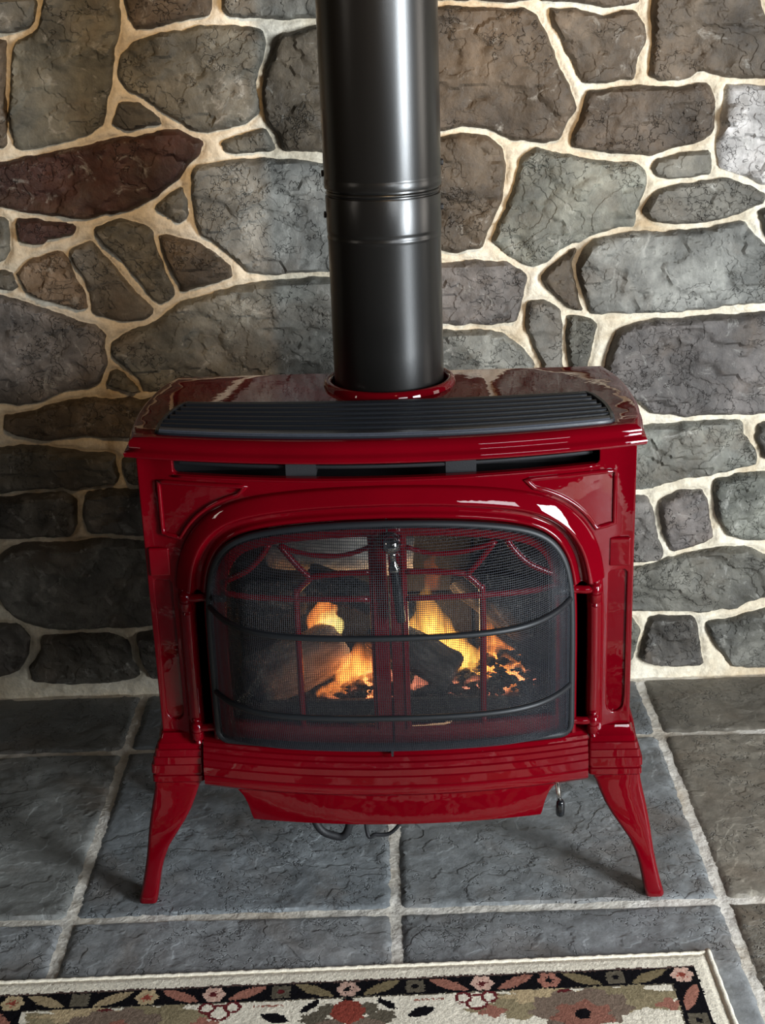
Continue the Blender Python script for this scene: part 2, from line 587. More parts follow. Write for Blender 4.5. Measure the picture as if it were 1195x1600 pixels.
def stone_mesh(poly, seed, others=None, deep=1.0):
    rnd = random.Random(seed)
    P = [np.array(p, float) for p in poly]
    # shrink a little, chip the outline
    sm = []
    for i in range(len(P)):
        a, b = P[i], P[(i + 1) % len(P)]
        sm += [a * 0.955 + b * 0.045, a * 0.045 + b * 0.955]
    ar = sum(sm[i][0] * sm[i - 1][1] - sm[i - 1][0] * sm[i][1] for i in range(len(sm)))
    sgn = -1 if ar > 0 else 1
    Q = []
    for i in range(len(sm)):
        a, b = sm[i], sm[(i + 1) % len(sm)]
        L = np.hypot(*(b - a)); k = max(1, int(round(L / 0.0055)))
        nrm = np.array([b[1] - a[1], a[0] - b[0]]) / max(L, 1e-6)
        for j in range(k):
            q = a + (b - a) * j / k
            d = 0.0030 * noise.fractal(Vector((q[0] * 38, q[1] * 38, seed)), 1, 2, 3) + 0.0003 * rnd.uniform(-1, 1)
            g = 0.0025
            if others is not None:
                g = min(0.0048, max(-0.001, (others.find((q[0], q[1], 0))[2] - 0.0095) / 2))
            Q.append(q + nrm * (d + sgn * g))
    Q = np.array(Q)
    RIM.extend(Q.tolist())
    V, F = cdt(Q, (), 0.0056, 0.45)
    d = dist(V, Q)
    c = V.mean(0); size = np.ptp(V, 0)
    small = min(1.0, min(size) / 0.09)
    w = 0.0085 * (0.6 + 0.4 * small)
    t = np.clip(d / w, 0, 1)
    edge = 1 - (1 - t) ** 2.2
    H = (0.013 + 0.009 * small) * rnd.uniform(0.85, 1.2)
    rel = np.array([noise.fractal(Vector((p[0] * 9, p[1] * 13, seed * 1.7)), 1, 2, 4) for p in V])
    rid = np.array([noise.ridged_multi_fractal(Vector((p[0] * 11 + seed, p[1] * 16, seed)), 1.0, 2.1, 4, 1.0, 2.0) for p in V])
    ang = rnd.uniform(-0.5, 0.5)
    # cleft terraces: flakes broken away along lines
    q = (V - c) @ np.array([math.sin(ang), math.cos(ang)])
    ter = np.array([noise.fractal(Vector((p[0] * 7 + 3, p[1] * 11, seed + 40)), 1, 2, 4) for p in V]) + q * 6
    st = np.floor(ter * 1.6) / 1.6
    fr = np.clip((ter * 1.6 - np.floor(ter * 1.6)) * 11, 0, 1)
    ter = st - (1 - fr) / 1.6
    tilt = (V - c) @ np.array([rnd.uniform(-0.05, 0.05), rnd.uniform(-0.05, 0.05)])
    h = edge * (H * 0.8 + small * (0.0070 * rel + 0.0032 * (rid - 1.0) + 0.0085 * np.clip(ter, -1.6, 1.6) + tilt) * deep)
    h = np.maximum(h, edge * 0.006)
    # base sits in the mortar
    front = [(p[0] - c[0], -(0.0105 + hh), p[1] - c[1]) for p, hh in zip(V, h)]
    n = len(front)
    fs = []; cnt = set()
    for a, b, cc in F:
        (x1, y1), (x2, y2), (x3, y3) = V[a], V[b], V[cc]
        if (x2 - x1) * (y3 - y1) - (x3 - x1) * (y2 - y1) < 0:
            b, cc = cc, b
        fs.append((a, b, cc)); cnt.update(((a, b), (b, cc), (cc, a)))
    rim = [e for e in cnt if (e[1], e[0]) not in cnt]
    vs = list(front); idx = {}
    for a, b in rim:
        for i in (a, b):
            if i not in idx:
                idx[i] = len(vs); vs.append((front[i][0], 0.0, front[i][2]))
        fs.append((b, a, idx[a], idx[b]))
    me = bpy.data.meshes.new('stone')
    me.from_pydata(vs, [], fs)
    return me, c


def add_stone(tint, poly, seed, jitter=0.1, others=None):
    me, c = stone_mesh(poly, seed, others, 1.9 if tint == 'w' else 1.0)
    me.shade_smooth(); me.set_sharp_from_angle(angle=math.radians(38))
    me.materials.append(ROCK)
    o = bpy.data.objects.new('stone', me); COL.objects.link(o)
    o.parent = WALL
    o.location = (c[0], WALL_Y - 0.002, c[1])
    names = {'m': 'dark maroon stone', 'w': 'rough white quartz stone', 't': 'tan stone with rusty patches'}
    if tint in names:
        o['label'] = names[tint]
    t = TINT[tint]; r = random.Random(seed)
    k = 0.92 + r.uniform(-jitter, jitter)
    o.color = (t[0] * k, t[1] * k * (1 + r.uniform(-0.02, 0.015)), t[2] * k * (1 + r.uniform(-0.06, 0.02)), 1)
    return o


# each line: tint letter, then the outline of one stone on the wall in mm (x, z)
STONES = """
g -599,1259 -546,1257 -552,1228 -561,1219 -587,1213 -637,1210 -631,1260
g -512,1294 -404,1290 -413,1253 -408,1236 -417,1206 -430,1172 -435,1133 -447,1102 -455,1060 -487,1046 -544,1032 -592,1024 -607,1032 -611,1063 -603,1117 -591,1182 -576,1194 -552,1202 -535,1227
b -639,1197 -603,1195 -608,1130 -612,1077 -620,1032 -662,1025
b -394,1286 -259,1281 -262,1248 -266,1229 -309,1222 -360,1211 -383,1211 -397,1231
g -235,1280 -62,1274 -65,1217 -99,1219 -142,1217 -196,1222 -227,1225 -238,1234
g -334,1195 -288,1204 -220,1204 -184,1196 -178,1176 -189,1146 -199,1111 -194,1071 -216,1056 -273,1045 -305,1046 -327,1062 -349,1077 -379,1100 -410,1119 -420,1137 -410,1167 -390,1184 -352,1195
g -422,1088 -394,1087 -370,1071 -360,1059 -388,1053 -416,1052 -437,1060
b -144,1188 -97,1199 -39,1197 -33,1110 -42,1003 -93,1005 -154,1009 -169,1039 -180,1071 -183,1106 -172,1137 -154,1171
g -256,1019 -227,1030 -187,1037 -174,1026 -170,1010 -210,1006 -243,1005
m -689,998 -633,998 -585,1008 -513,1017 -442,1030 -385,1038 -329,1042 -293,1023 -309,999 -335,972 -360,950 -395,932 -429,917 -463,914 -502,907 -549,912 -595,923 -641,932 -697,936
l -306,980 -268,986 -225,993 -183,990 -127,983 -81,977 -70,902 -79,822 -89,803 -128,802 -185,799 -224,806 -246,828 -273,853 -300,873 -312,901 -314,939
g -375,918 -357,936 -334,949 -326,930 -326,907 -341,895 -359,905
m -616,905 -583,902 -522,892 -524,881 -572,875 -578,868 -613,870 -616,889
t -632,815 -596,836 -546,848 -538,838 -529,809 -515,780 -514,750 -547,759 -589,772 -621,791
g -535,850 -497,863 -480,841 -455,807 -429,772 -403,741 -418,730 -457,729 -505,745 -510,779 -517,809 -529,828
g -485,884 -441,899 -418,891 -388,878 -384,847 -375,813 -360,784 -362,769 -385,755 -400,771 -421,805 -442,835 -469,860
b -379,871 -353,865 -316,852 -284,834 -264,814 -260,800 -292,789 -327,780 -349,774 -357,798 -366,827 -376,852
g -686,915 -644,908 -638,903 -638,875 -639,856 -648,842 -697,834
g -699,820 -656,816 -636,818 -629,791 -640,789 -701,803
p -714,782 -661,775 -624,761 -582,745 -540,726 -507,715 -489,700 -494,675 -492,644 -507,619 -538,610 -583,604 -610,590 -656,583 -685,590 -740,589
l -476,684 -439,703 -394,719 -352,749 -302,762 -248,775 -174,785 -101,787 -63,778 -66,588 -236,589 -335,598 -379,599 -414,601 -430,596 -438,617 -459,648 -477,669
g -486,634 -461,633 -439,604 -435,594 -464,602 -490,614
b -681,558 -638,562 -587,576 -536,584 -486,580 -436,581 -386,579 -368,558 -377,516 -482,517 -542,522 -619,517 -663,526 -682,538
d -752,498 -697,496 -656,500 -596,492 -536,482 -491,478 -487,441 -501,428 -564,419 -640,419 -707,413 -763,418
d -482,472 -436,476 -345,473 -338,430 -400,421 -466,429 -480,440
d -765,407 -708,408 -657,412 -595,412 -576,395 -579,351 -594,330 -641,329 -687,328 -718,328 -775,331
d -549,410 -503,411 -422,406 -350,403 -347,321 -486,326 -552,334 -560,362
g -729,285 -700,306 -658,313 -591,308 -533,317 -462,309 -358,305 -360,152 -488,142 -567,142 -636,142 -698,158 -726,188 -737,223
d -799,150 -710,147 -694,123 -701,88 -721,59 -754,49 -813,51
d -665,119 -606,123 -532,120 -510,108 -503,69 -492,39 -542,26 -622,26 -691,35 -694,58 -668,93
d -484,121 -426,125 -357,123 -354,28 -466,32 -481,74
b 55,1228 102,1226 176,1222 241,1215 267,1203 278,1181 293,1149 307,1117 319,1094 331,1057 317,1034 303,1012 274,1007 231,1014 203,1027 169,1037 126,1032 97,1024 49,1021
b 57,1276 264,1269 264,1234 223,1229 130,1234 56,1237
b 278,1268 435,1263 434,1221 381,1217 334,1224 278,1231
b 292,1215 334,1212 381,1199 427,1207 442,1184 445,1157 431,1135 428,1104 383,1099 350,1100 335,1125 316,1162 299,1189
b 456,1262 615,1256 626,1217 640,1190 704,1161 709,1096 591,1100 547,1113 533,1111 506,1097 473,1100 458,1107 462,1134 463,1187
b 357,1079 411,1086 483,1084 553,1086 562,1058 565,1017 548,1003 510,991 462,981 414,985 366,991 332,997 339,1024 350,1052
w 587,1085 646,1078 705,1076 720,922 655,924 623,940 583,955 577,984 578,1025 584,1048
b 59,1020 107,1019 150,1022 183,1016 207,996 214,968 209,921 192,873 174,835 132,829 96,835 54,837
l 246,976 270,992 308,981 366,967 434,963 452,950 450,912 434,879 434,865 388,852 349,839 310,825 285,806 265,800 226,816 197,844 202,868 221,892 236,934
g 477,968 510,974 558,977 562,944 526,941 492,939 475,945 468,954
g 479,916 536,926 589,929 634,918 656,905 655,891 611,878 563,863 515,862 475,868 455,883 460,902
g 653,874 722,898 728,815 668,832
l 368,840 417,846 491,843 564,848 622,856 643,833 661,818 730,786 734,726 667,723 620,720 520,711 420,712 366,714 348,749 337,795 349,819
b 280,774 315,808 337,824 332,795 343,750 350,717 335,720 310,741
p 43,808 100,804 162,804 221,800 248,779 243,744 233,704 180,698 130,697 98,703 40,705
l 40,690 98,688 160,688 210,674 241,652 266,620 235,600 96,600 37,602
g 256,731 280,732 311,716 318,685 316,644 322,608 286,604 276,641 258,682
g 323,706 351,702 373,688 366,658 357,622 352,602 329,605 321,660
p 441,686 496,692 571,694 668,698 736,696 748,519 679,521 604,519 528,521 476,529 445,556 419,578 393,590 397,621 404,646 416,672
l 395,499 472,497 528,500 605,505 636,502 643,474 667,452 669,425 615,410 548,402 496,392 449,383 355,381 354,495
g 672,495 749,503 754,422 686,435 671,468
p 355,364 397,363 471,363 485,332 491,292 503,257 501,246 453,239 357,240
p 502,353 533,369 572,373 581,356 588,317 597,282 564,269 527,256 510,291 503,325
l 600,389 636,401 756,405 764,276 653,277 629,287 609,321 599,355
g 358,222 443,219 501,234 559,249 617,256 660,254 695,239 768,225 772,161 699,166 639,142 569,133 515,138 450,140 359,140
g 348,123 451,119 465,95 458,53 445,29 349,27
d 489,118 516,123 564,121 573,97 581,55 590,24 546,23 492,28 472,41 479,76
g 597,105 640,109 702,128 773,143 782,11 651,16 633,41 610,72
"""
from mathutils.kdtree import KDTree
LINES = [ln.split() for ln in STONES.strip().split('\n')]
POLYS = [[tuple(float(c) / 1000 for c in q.split(',')) for q in w[1:]] for w in LINES]


def densify(P):
    out = []
    for i in range(len(P)):
        a = np.array(P[i]); b = np.array(P[(i + 1) % len(P)])
        k = max(1, int(np.hypot(*(b - a)) / 0.004))
        out += [a + (b - a) * j / k for j in range(k)]
    return out


DENSE = [densify(P) for P in POLYS]
sd = 1
for i, w in enumerate(LINES):
    pts = [q for j, D in enumerate(DENSE) if j != i for q in D]
    kd = KDTree(len(pts))
    for n_, q in enumerate(pts):
        kd.insert((q[0], q[1], 0), n_)
    kd.balance()
    add_stone(w[0], POLYS[i], sd, others=kd)
    sd += 1


def course(x0, x1, z0, z1, n, tints):
    """a rough course of stones: behind the stove and beyond the frame"""
    global sd
    r = random.Random(sd)
    xs = [x0] + sorted(x0 + (x1 - x0) * (i + r.uniform(-0.22, 0.22)) / n for i in range(1, n)) + [x1]
    for i in range(n):
        a, b = xs[i] + 0.011, xs[i + 1] - 0.011
        j = lambda: r.uniform(-0.007, 0.007)
        add_stone(r.choice(tints), [(a + j(), z0 + j()), ((a + b) / 2, z0 + j()), (b + j(), z0 + j()), (b + j(), (z0 + z1) / 2),
                                    (b + j(), z1 + j()), ((a + b) / 2, z1 + j()), (a + j(), z1 + j()), (a + j(), (z0 + z1) / 2)], sd)
        sd += 1


course(-0.335, 0.335, 0.025, 0.13, 4, 'gdp')
course(-0.335, 0.345, 0.155, 0.30, 4, 'gdl')
course(-0.335, 0.345, 0.325, 0.40, 4, 'gdb')
course(-0.325, 0.345, 0.42, 0.50, 4, 'gpd')
course(-0.355, 0.380, 0.52, 0.58, 4, 'glb')
for sx in (-1, 1):
    for z0, z1 in ((0.03, 0.19), (0.22, 0.35), (0.38, 0.56), (0.59, 0.74), (0.77, 0.93), (0.96, 1.09), (1.12, 1.27)):
        edge = [x for P in POLYS for x, z in P if z0 - 0.012 < z < z1 + 0.012]
        a, b = (-1.20, min(edge) - 0.002) if sx < 0 else (max(edge) + 0.002, 1.20)
        course(a, b, z0, z1, 3, 'gbld')
for z0, z1, a, b in ((0.61, 0.69, -0.062, 0.040), (0.715, 0.80, -0.062, 0.042), (0.825, 0.90, -0.070, 0.055), (0.925, 0.99, -0.066, 0.055), (1.02, 1.10, -0.036, 0.050), (1.125, 1.20, -0.036, 0.050), (1.225, 1.275, -0.062, 0.055)):
    course(a, b, z0, z1, 1, 'gbl')
course(-1.2, 1.2, 1.31, 1.45, 9, 'gbdl')
build_wall()

# ------------------------------------------------------------------ the slate floor
def grout_fn(X, Y):
    P = np.stack([X, Y], 1)
    return np.stack([X, Y, -0.0052 + 0.0012 * vnoise(P, 40, 3, 1.7)], 1)


me = grid_mesh('floor', np.linspace(-1.5, 1.5, 301), np.linspace(-1.6, WALL_Y, 228), grout_fn)
FLOOR = link('floor', me, GROUT, smooth=180, fix=False)
tag(FLOOR, 'grey slate tile floor with cream grout lines under the stove', 'floor', kind='structure')
mb = MB(); mb.box(-1.5, 1.5, -1.6, WALL_Y + 0.1, -0.08, -0.012)
mb.build('slab', GROUT, FLOOR)


def tile_mesh(x0, x1, y0, y1, seed, fine=0.008):
    rnd = random.Random(seed)
    Q = []
    cor = [(x0, y0), (x1, y0), (x1, y1), (x0, y1)]
    for i in range(4):
        a = np.array(cor[i]); b = np.array(cor[(i + 1) % 4])
        k = max(3, int(np.hypot(*(b - a)) / 0.009))
        t = (b - a) / np.hypot(*(b - a)); nrm = np.array([-t[1], t[0]])
        for j in range(k):
            q = a + (b - a) * j / k
            e = 0.0022 * noise.fractal(Vector((q[0] * 45, q[1] * 45, seed)), 1, 2, 3) + 0.0006 * rnd.uniform(-1, 1)
            Q.append(q + nrm * (0.002 + e))
    Q = np.array(Q)
    V, F = cdt(Q, (), fine, 0.45)
    d = dist(V, Q); c = V.mean(0)
    edge = 1 - (1 - np.clip(d / 0.007, 0, 1)) ** 2
    rel = np.array([noise.fractal(Vector((p[0] * 7, p[1] * 9, seed * 2.3)), 1, 2, 5) for p in V])
    ter = np.array([noise.fractal(Vector((p[0] * 6 + 9, p[1] * 8, seed + 70)), 1, 2, 4) for p in V]) * 2.2
    fl = np.floor(ter); ter = fl - (1 - np.clip((ter - fl) * 8, 0, 1))
    top = 0.0022 * rel + 0.0013 * np.clip(ter, -2, 2)
    z = -0.007 + edge * (0.007 + top - 0.001)
    z = np.clip(z, -0.0034 * edge - 0.006 * (1 - edge), 0.0008)
    vs = [(p[0] - c[0], p[1] - c[1], zz) for p, zz in zip(V, z)]
    fs = []; cnt = set()
    for a, b, cc in F:
        (xa, ya), (xb, yb_), (xc, yc) = V[a], V[b], V[cc]
        if (xb - xa) * (yc - ya) - (xc - xa) * (yb_ - ya) < 0:
            b, cc = cc, b
        fs.append((a, b, cc)); cnt.update(((a, b), (b, cc), (cc, a)))
    idx = {}
    for a, b in [e for e in cnt if (e[1], e[0]) not in cnt]:
        for i in (a, b):
            if i not in idx:
                idx[i] = len(vs); vs.append((vs[i][0], vs[i][1], -0.014))
        fs.append((b, a, idx[a], idx[b]))
    me = bpy.data.meshes.new('tile'); me.from_pydata(vs, [], fs)
    me.shade_smooth(); me.set_sharp_from_angle(angle=math.radians(35))
    me.materials.append(SLATE)
    return me, c


JX = [-1.432, -0.957, -0.482, -0.007, 0.468, 0.943, 1.418]
JY = [-1.48, -1.01, -0.535, -0.059, 0.43, 0.652]
SL = {1: srgb(128, 129, 126), 2: srgb(134, 139, 142), 3: srgb(132, 135, 136), 4: srgb(134, 127, 115)}
for i in range(6):
    for j in range(5):
        s = 100 + i * 7 + j
        g = 0.0047
        near = 1 <= i <= 4 and j >= 2
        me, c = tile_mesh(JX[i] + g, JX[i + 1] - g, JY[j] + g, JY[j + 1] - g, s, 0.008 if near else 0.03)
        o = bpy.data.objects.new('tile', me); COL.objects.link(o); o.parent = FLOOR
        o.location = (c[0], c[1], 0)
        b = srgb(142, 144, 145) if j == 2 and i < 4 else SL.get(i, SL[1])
        k = (1 + random.Random(s).uniform(-0.06, 0.06)) * (0.72 if j == 4 else 1.0)  # back row darker: its shade is put into the tile colour
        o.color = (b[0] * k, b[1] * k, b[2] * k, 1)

# ------------------------------------------------------------------ the stove
RZ = -0.029
STOVE = thing('wood_stove', 'red enamelled cast iron stove with arched double doors on four curved legs', 'stove', (0, 0, 0), RZ)


def yb(x):
    """front of the body in plan: bowed forward in the middle"""
    return -0.05 + 0.05 * min(1.0, (x / 0.315) ** 2)


def arc_pts(cx, cz, rx, rz, a0, a1, n):
    return [(cx + rx * math.cos(math.radians(a0 + (a1 - a0) * i / n)), cz + rz * math.sin(math.radians(a0 + (a1 - a0) * i / n))) for i in range(n + 1)]


# half of the arch outline (x >= 0), from the foot up to the crown
HALF = [(0.2475, 0.40), (0.2465, 0.455), (0.2435, 0.495), (0.235, 0.53), (0.219, 0.556), (0.195, 0.573), (0.16, 0.584), (0.11, 0.592), (0.055, 0.5965), (0.0, 0.598)]


def arch(z0, off=0.0):
    """arch from right foot over the crown to left foot, shifted outward by off; points (x, z) and outward normals"""
    h = [np.array(p) for p in catmull(HALF, 6)]
    low = [np.array((0.2475, z)) for z in np.linspace(z0, 0.40, 12)[:-1]]
    h = low + h
    full = h + [np.array((-p[0], p[1])) for p in reversed(h[:-1])]
    out = []
    for i, p in enumerate(full):
        t = full[min(i + 1, len(full) - 1)] - full[max(i - 1, 0)]
        t = t / np.hypot(*t); n = np.array((t[1], -t[0]))
        out.append((p + n * off, n))
    return out


def relief(mb, path, prof, fy=yb, cap=True):
    """sweep a moulding (d outward, h forward) along a path of (point, normal) on the bowed front"""
    R = []
    for p, n in path:
        r = []
        for d, h in prof:
            x, z = p + n * d
            r.append((x, fy(x) - h, z))
        r.append((p[0] + n[0] * prof[-1][0], fy(p[0]) + 0.014, p[1] + n[1] * prof[-1][0]))
        r.append((p[0] + n[0] * prof[0][0], fy(p[0]) + 0.014, p[1] + n[1] * prof[0][0]))
        R.append(r)
    mb.rings(R, True, False, cap)


def smooth_prof(P, n=4):
    return [tuple(p) for p in catmull(P, n)]


# --- body: front casting with slot and door opening
outer = [(-0.333, 0.245), (0.333, 0.245), (0.333, 0.691), (-0.333, 0.691)]
outer = [(x, 0.245) for x in np.linspace(-0.333, 0.333, 41)] + [(x, 0.691) for x in np.linspace(0.333, -0.333, 41)]
door_hole = [tuple(p + n * (0.003 if p[1] > 0.489 else 0.0235)) for p, n in arch(0.262)]
door_hole = door_hole + [(x, 0.262) for x in np.linspace(-0.2710, 0.2710, 30)[1:-1]]
slot = []
for x in np.linspace(-0.279, 0.279, 36): slot.append((x, 0.6565))
slot += [(0.2825, 0.660), (0.2825, 0.6745)]
for x in np.linspace(0.279, -0.279, 36): slot.append((x, 0.678))
slot += [(-0.2825, 0.6745), (-0.2825, 0.660)]
# recessed panels in the corner posts
def post_panel(s):
    P = arc_pts(0.3115, 0.300, 0.0125, 0.016, 180, 360, 10) + [(0.324, 0.497), (0.321, 0.5), (0.302, 0.5), (0.299, 0.497)]
    return [(s * x, z) for x, z in P]
mb = MB()
plate(mb, outer, [door_hole, slot, post_panel(1), post_panel(-1)], lambda x, z: yb(x), 0.013, 0.013)
front = mb.build('front_casting', RED, STOVE, bevel=0.0028)
# bottoms of the recessed panels
for s in (1, -1):
    mb = MB()
    mb.box(min(s * 0.296, s * 0.327), max(s * 0.296, s * 0.327), 0.0035, 0.010, 0.28, 0.503)
    mb.build('post_panel', RED, STOVE)
# square blocks at the spring of the arch
for s in (1, -1):
    mb = MB()
    a, b = sorted((s * 0.2985, s * 0.3275))
    mb.box(a, b, -0.0065, 0.004, 0.508, 0.549)
    mb.build('post_block', RED, STOVE, bevel=0.0025)
# arch moulding
prof = smooth_prof([(0.0015, -0.012), (0.003, 0.001), (0.006, 0.006), (0.010, 0.006), (0.0135, 0.001), (0.018, -0.0005), (0.0195, 0.002), (0.0225, 0.0085), (0.0255, 0.0135), (0.0285, 0.0148),
                    (0.034, 0.0132), (0.040, 0.0108), (0.0455, 0.0080), (0.0478, 0.0055), (0.049, 0.001), (0.0495, -0.002)], 4)
up = [q for q in arch(0.262) if q[0][1] > 0.487]
mb = MB(); relief(mb, up, prof)
mb.build('arch_moulding', RED, STOVE, smooth=60)
bead = smooth_prof([(-0.001, -0.010), (0.0005, 0.0005), (0.0035, 0.0035), (0.0075, 0.002), (0.0088, -0.003), (0.009, -0.012)], 3)
post = smooth_prof([(0.0228, -0.014), (0.0230, -0.002), (0.027, 0.006), (0.033, 0.009), (0.040, 0.007), (0.0455, 0.0005), (0.047, -0.003)], 3)
low = [q for q in arch(0.262) if q[0][1] <= 0.495]
for s in (1, -1):
    L = [q for q in low if q[0][0] * s > 0]
    mb = MB(); relief(mb, L, bead)
    mb.build('door_bead', RED, STOVE, smooth=60)
    mb = MB(); relief(mb, L, post)
    mb.build('door_jamb', RED, STOVE, smooth=60)
# raised borders of the corner spandrels
for s in (1, -1):
    mb = MB()
    A = [(p + n * 0.0555) for p, n in arch(0.262)]
    A = [p for p in A if p[0] > 0.195 and p[1] > 0.56]
    arcp = [(p[0], p[1]) for p in A if p[0] < 0.305]
    path = [(0.3045, 0.6445)] + [(0.3045, z) for z in np.linspace(0.63, 0.570, 5)] + arcp[0:] + [(arcp[-1][0] - 0.012, 0.6445)]
    path = [q for q in path if q[1] <= 0.6446]
    loop = []
    for i in range(len(path)):
        a = np.array(path[i]); b = np.array(path[(i + 1) % len(path)])
        k = max(1, int(np.hypot(*(b - a)) / 0.006))
        loop += [tuple(a + (b - a) * j / k) for j in range(k)]
    mb.tube([(s * x, yb(x) - 0.0006, z) for x, z in loop], 0.0034, 8, closed=True)
    mb.build('spandrel_border', RED, STOVE, smooth=180)
# inner rib round the slot
mb = MB()
mb.tube([(x, yb(x) - 0.0004, 0.6535) for x in np.linspace(-0.283, 0.283, 40)], 0.0019, 8)
mb.build('slot_rib', RED, STOVE, smooth=180)

# --- sides and back
mb = MB()
for s in (1, -1):
    P = [(0.333, 0.004), (0.333, 0.215), (0.325, 0.235), (0.30, 0.252), (0.0, 0.252), (0.0, 0.244), (0.297, 0.244), (0.318, 0.228), (0.325, 0.212), (0.325, 0.004)]
    P = [(s * x, y) for x, y in P]
    mb.rings([[(x, y, z) for x, y in P] for z in (0.245, 0.691)])
mb.build('side_casting', RED, STOVE, smooth=40)
# dark air chamber seen through the slot
mb = MB()
mb.box(-0.32, 0.32, 0.06, 0.066, 0.635, 0.69)
mb.box(-0.32, 0.32, 0.012, 0.24, 0.632, 0.637)
mb.tube([(x, yb(x) + 0.02, 0.6665) for x in np.linspace(-0.275, 0.275, 30)], 0.0025, 6)
for x in (-0.11, 0.10):
    mb.box(x - 0.02, x + 0.02, -0.03, 0.03, 0.655, 0.672)
mb.build('air_chamber', BLACKIRON, STOVE)

# --- top plate with moulded lip
def top_outline(off, front_c, front_k):
    """right half-outline from the front centre round to the back centre"""
    P = []
    for t in np.linspace(0, 1, 17)[:-1]:
        x = (0.327 + off) * t
        P.append((x, front_c + (front_k - front_c) * (t ** 2)))
    side = [(0.327 + off, front_k), (0.336 + off * 0.5, 0.018 - off * 0.2), (0.3405 + off * 0.6, 0.075), (0.3405 + off * 0.6, 0.13), (0.3375 + off * 0.6, 0.18), (0.331 + off * 0.5, 0.228), (0.319 + off * 0.4, 0.275 + off * 0.2)]
    sm = catmull(side[1:], 5)
    P += [side[0]] + [tuple(p) for p in sm]
    P.append((0.15, 0.275 + off * 0.2)); P.append((0.0, 0.275 + off * 0.2))
    return P + [(-x, y) for x, y in reversed(P[1:-1])]


levels = [(0.6870, -0.004), (0.6872, 0.011), (0.6885, 0.0135), (0.6935, 0.0145), (0.6965, 0.0125), (0.6985, 0.008), (0.7015, 0.0065), (0.705, 0.0075), (0.7085, 0.0065), (0.7115, 0.003), (0.7138, 0.0005), (0.715, -0.004)]
mb = MB()
R = [[(x, y, z) for x, y in top_outline(o, -0.0735 - o * 0.85, -0.0235 - o * 0.6)] for z, o in levels]
mb.rings(R, True, False, False)
# upper and lower faces, with the flue hole in both
FC = (0.003, 0.212)
hole = [(FC[0] + 0.0875 * math.cos(a), FC[1] + 0.0875 * math.sin(a)) for a in np.linspace(0, 2 * math.pi, 49)[:-1]]
# grille opening
def gfront(x): return -0.060 + 0.040 * (x / 0.292) ** 2
def gback(x): return 0.098 + 0.018 * (x / 0.28) ** 2
gr = [(x, gfront(x)) for x in np.linspace(-0.294, 0.294, 31)] + [tuple(p) for p in catmull([(0.297, -0.015), (0.299, 0.02), (0.296, 0.06), (0.287, 0.10), (0.278, 0.118)], 4)] + \
     [(x, gback(x)) for x in np.linspace(0.27, -0.27, 29)] + [tuple(p) for p in catmull([(-0.278, 0.118), (-0.287, 0.10), (-0.296, 0.06), (-0.299, 0.02), (-0.297, -0.015)], 4)]
for zi, holes in ((-1, [hole, gr]), (0, [hole])):
    z, o = levels[zi]
    V, F = cdt([p[:2] for p in R[zi]], holes, 0.03)
    mb.add([(x, y, z) for x, y in V], [tuple(f) for f in F])
# walls of the grille recess and its floor
for L, z0, z1 in ((gr, 0.698, 0.715), (hole, 0.687, 0.715)):
    n = len(L)
    mb.add([(x, y, z0) for x, y in L] + [(x, y, z1) for x, y in L], [(i, (i + 1) % n, (i + 1) % n + n, i + n) for i in range(n)])
V, F = cdt(gr, [], 0.04)
mb.add([(x, y, 0.698) for x, y in V], [tuple(f) for f in F])
import bmesh
top = mb.build('top_plate', RED, STOVE, smooth=0)
bm = bmesh.new(); bm.from_mesh(top.data)
bmesh.ops.remove_doubles(bm, verts=bm.verts, dist=0.0004)
bmesh.ops.recalc_face_normals(bm, faces=bm.faces)
bm.to_mesh(top.data); bm.free()
top.data.shade_smooth(); top.data.set_sharp_from_angle(angle=math.radians(40))
# raised collar round the flue
mb = MB()
mb.lathe([(0.0845, -0.006), (0.0845, 0.006), (0.0865, 0.0085), (0.090, 0.0095), (0.0935, 0.008), (0.0955, 0.004), (0.0965, -0.003)], (FC[0], FC[1], 0.715), n=64, cap=False)
mb.build('flue_collar', RED, STOVE, smooth=180)

# --- warming grille let into the top
mb = MB()
mb.tube([(x, y, 0.7165) for x, y in gr], 0.0042, 6, closed=True)
G = mb.build('top_grille', GRILLE, STOVE, smooth=60)
nsl = 7
for i in range(nsl):
    t = (i + 0.62) / (nsl + 0.15)
    pts = []
    for x in np.linspace(-1, 1, 33):
        f0, b0 = gfront(x * 0.29), gback(x * 0.275)
        y = f0 + (b0 - f0) * t
        hw = 0.2955 - 0.021 * max(0, t - 0.35) * 1.5
        pts.append((x * hw, y, 0.7195))
    mb = MB()
    R = []
    for p in pts:
        x, y, z = p
        R.append([(x, y - 0.0045, z - 0.008), (x, y - 0.0045, z + 0.0002), (x, y - 0.003, z + 0.0018), (x, y + 0.0025, z + 0.0018), (x, y + 0.0035, z - 0.008)])
    mb.rings(R)
    mb.build('slat', GRILLE, G, smooth=50)
# cross ribs below the slats
for x in (-0.13, 0.135):
    mb = MB()
    mb.box(x - 0.004, x + 0.004, -0.05, 0.10, 0.709, 0.7165)
    mb.build('cross_rib', GRILLE, G)
# front bar of the grille, wider and paler
mb = MB()
R = []
for x in np.linspace(-0.294, 0.294, 41):
    y = gfront(x)
    R.append([(x, y - 0.003, 0.712), (x, y - 0.003, 0.719), (x, y - 0.0005, 0.7215), (x, y + 0.009, 0.7215), (x, y + 0.012, 0.719), (x, y + 0.012, 0.712)])
mb.rings(R)
mb.build('front_bar', simple('worn_grey_iron', (0.075, 0.082, 0.10, 1), 0.4, grain=0.1), G, smooth=40)

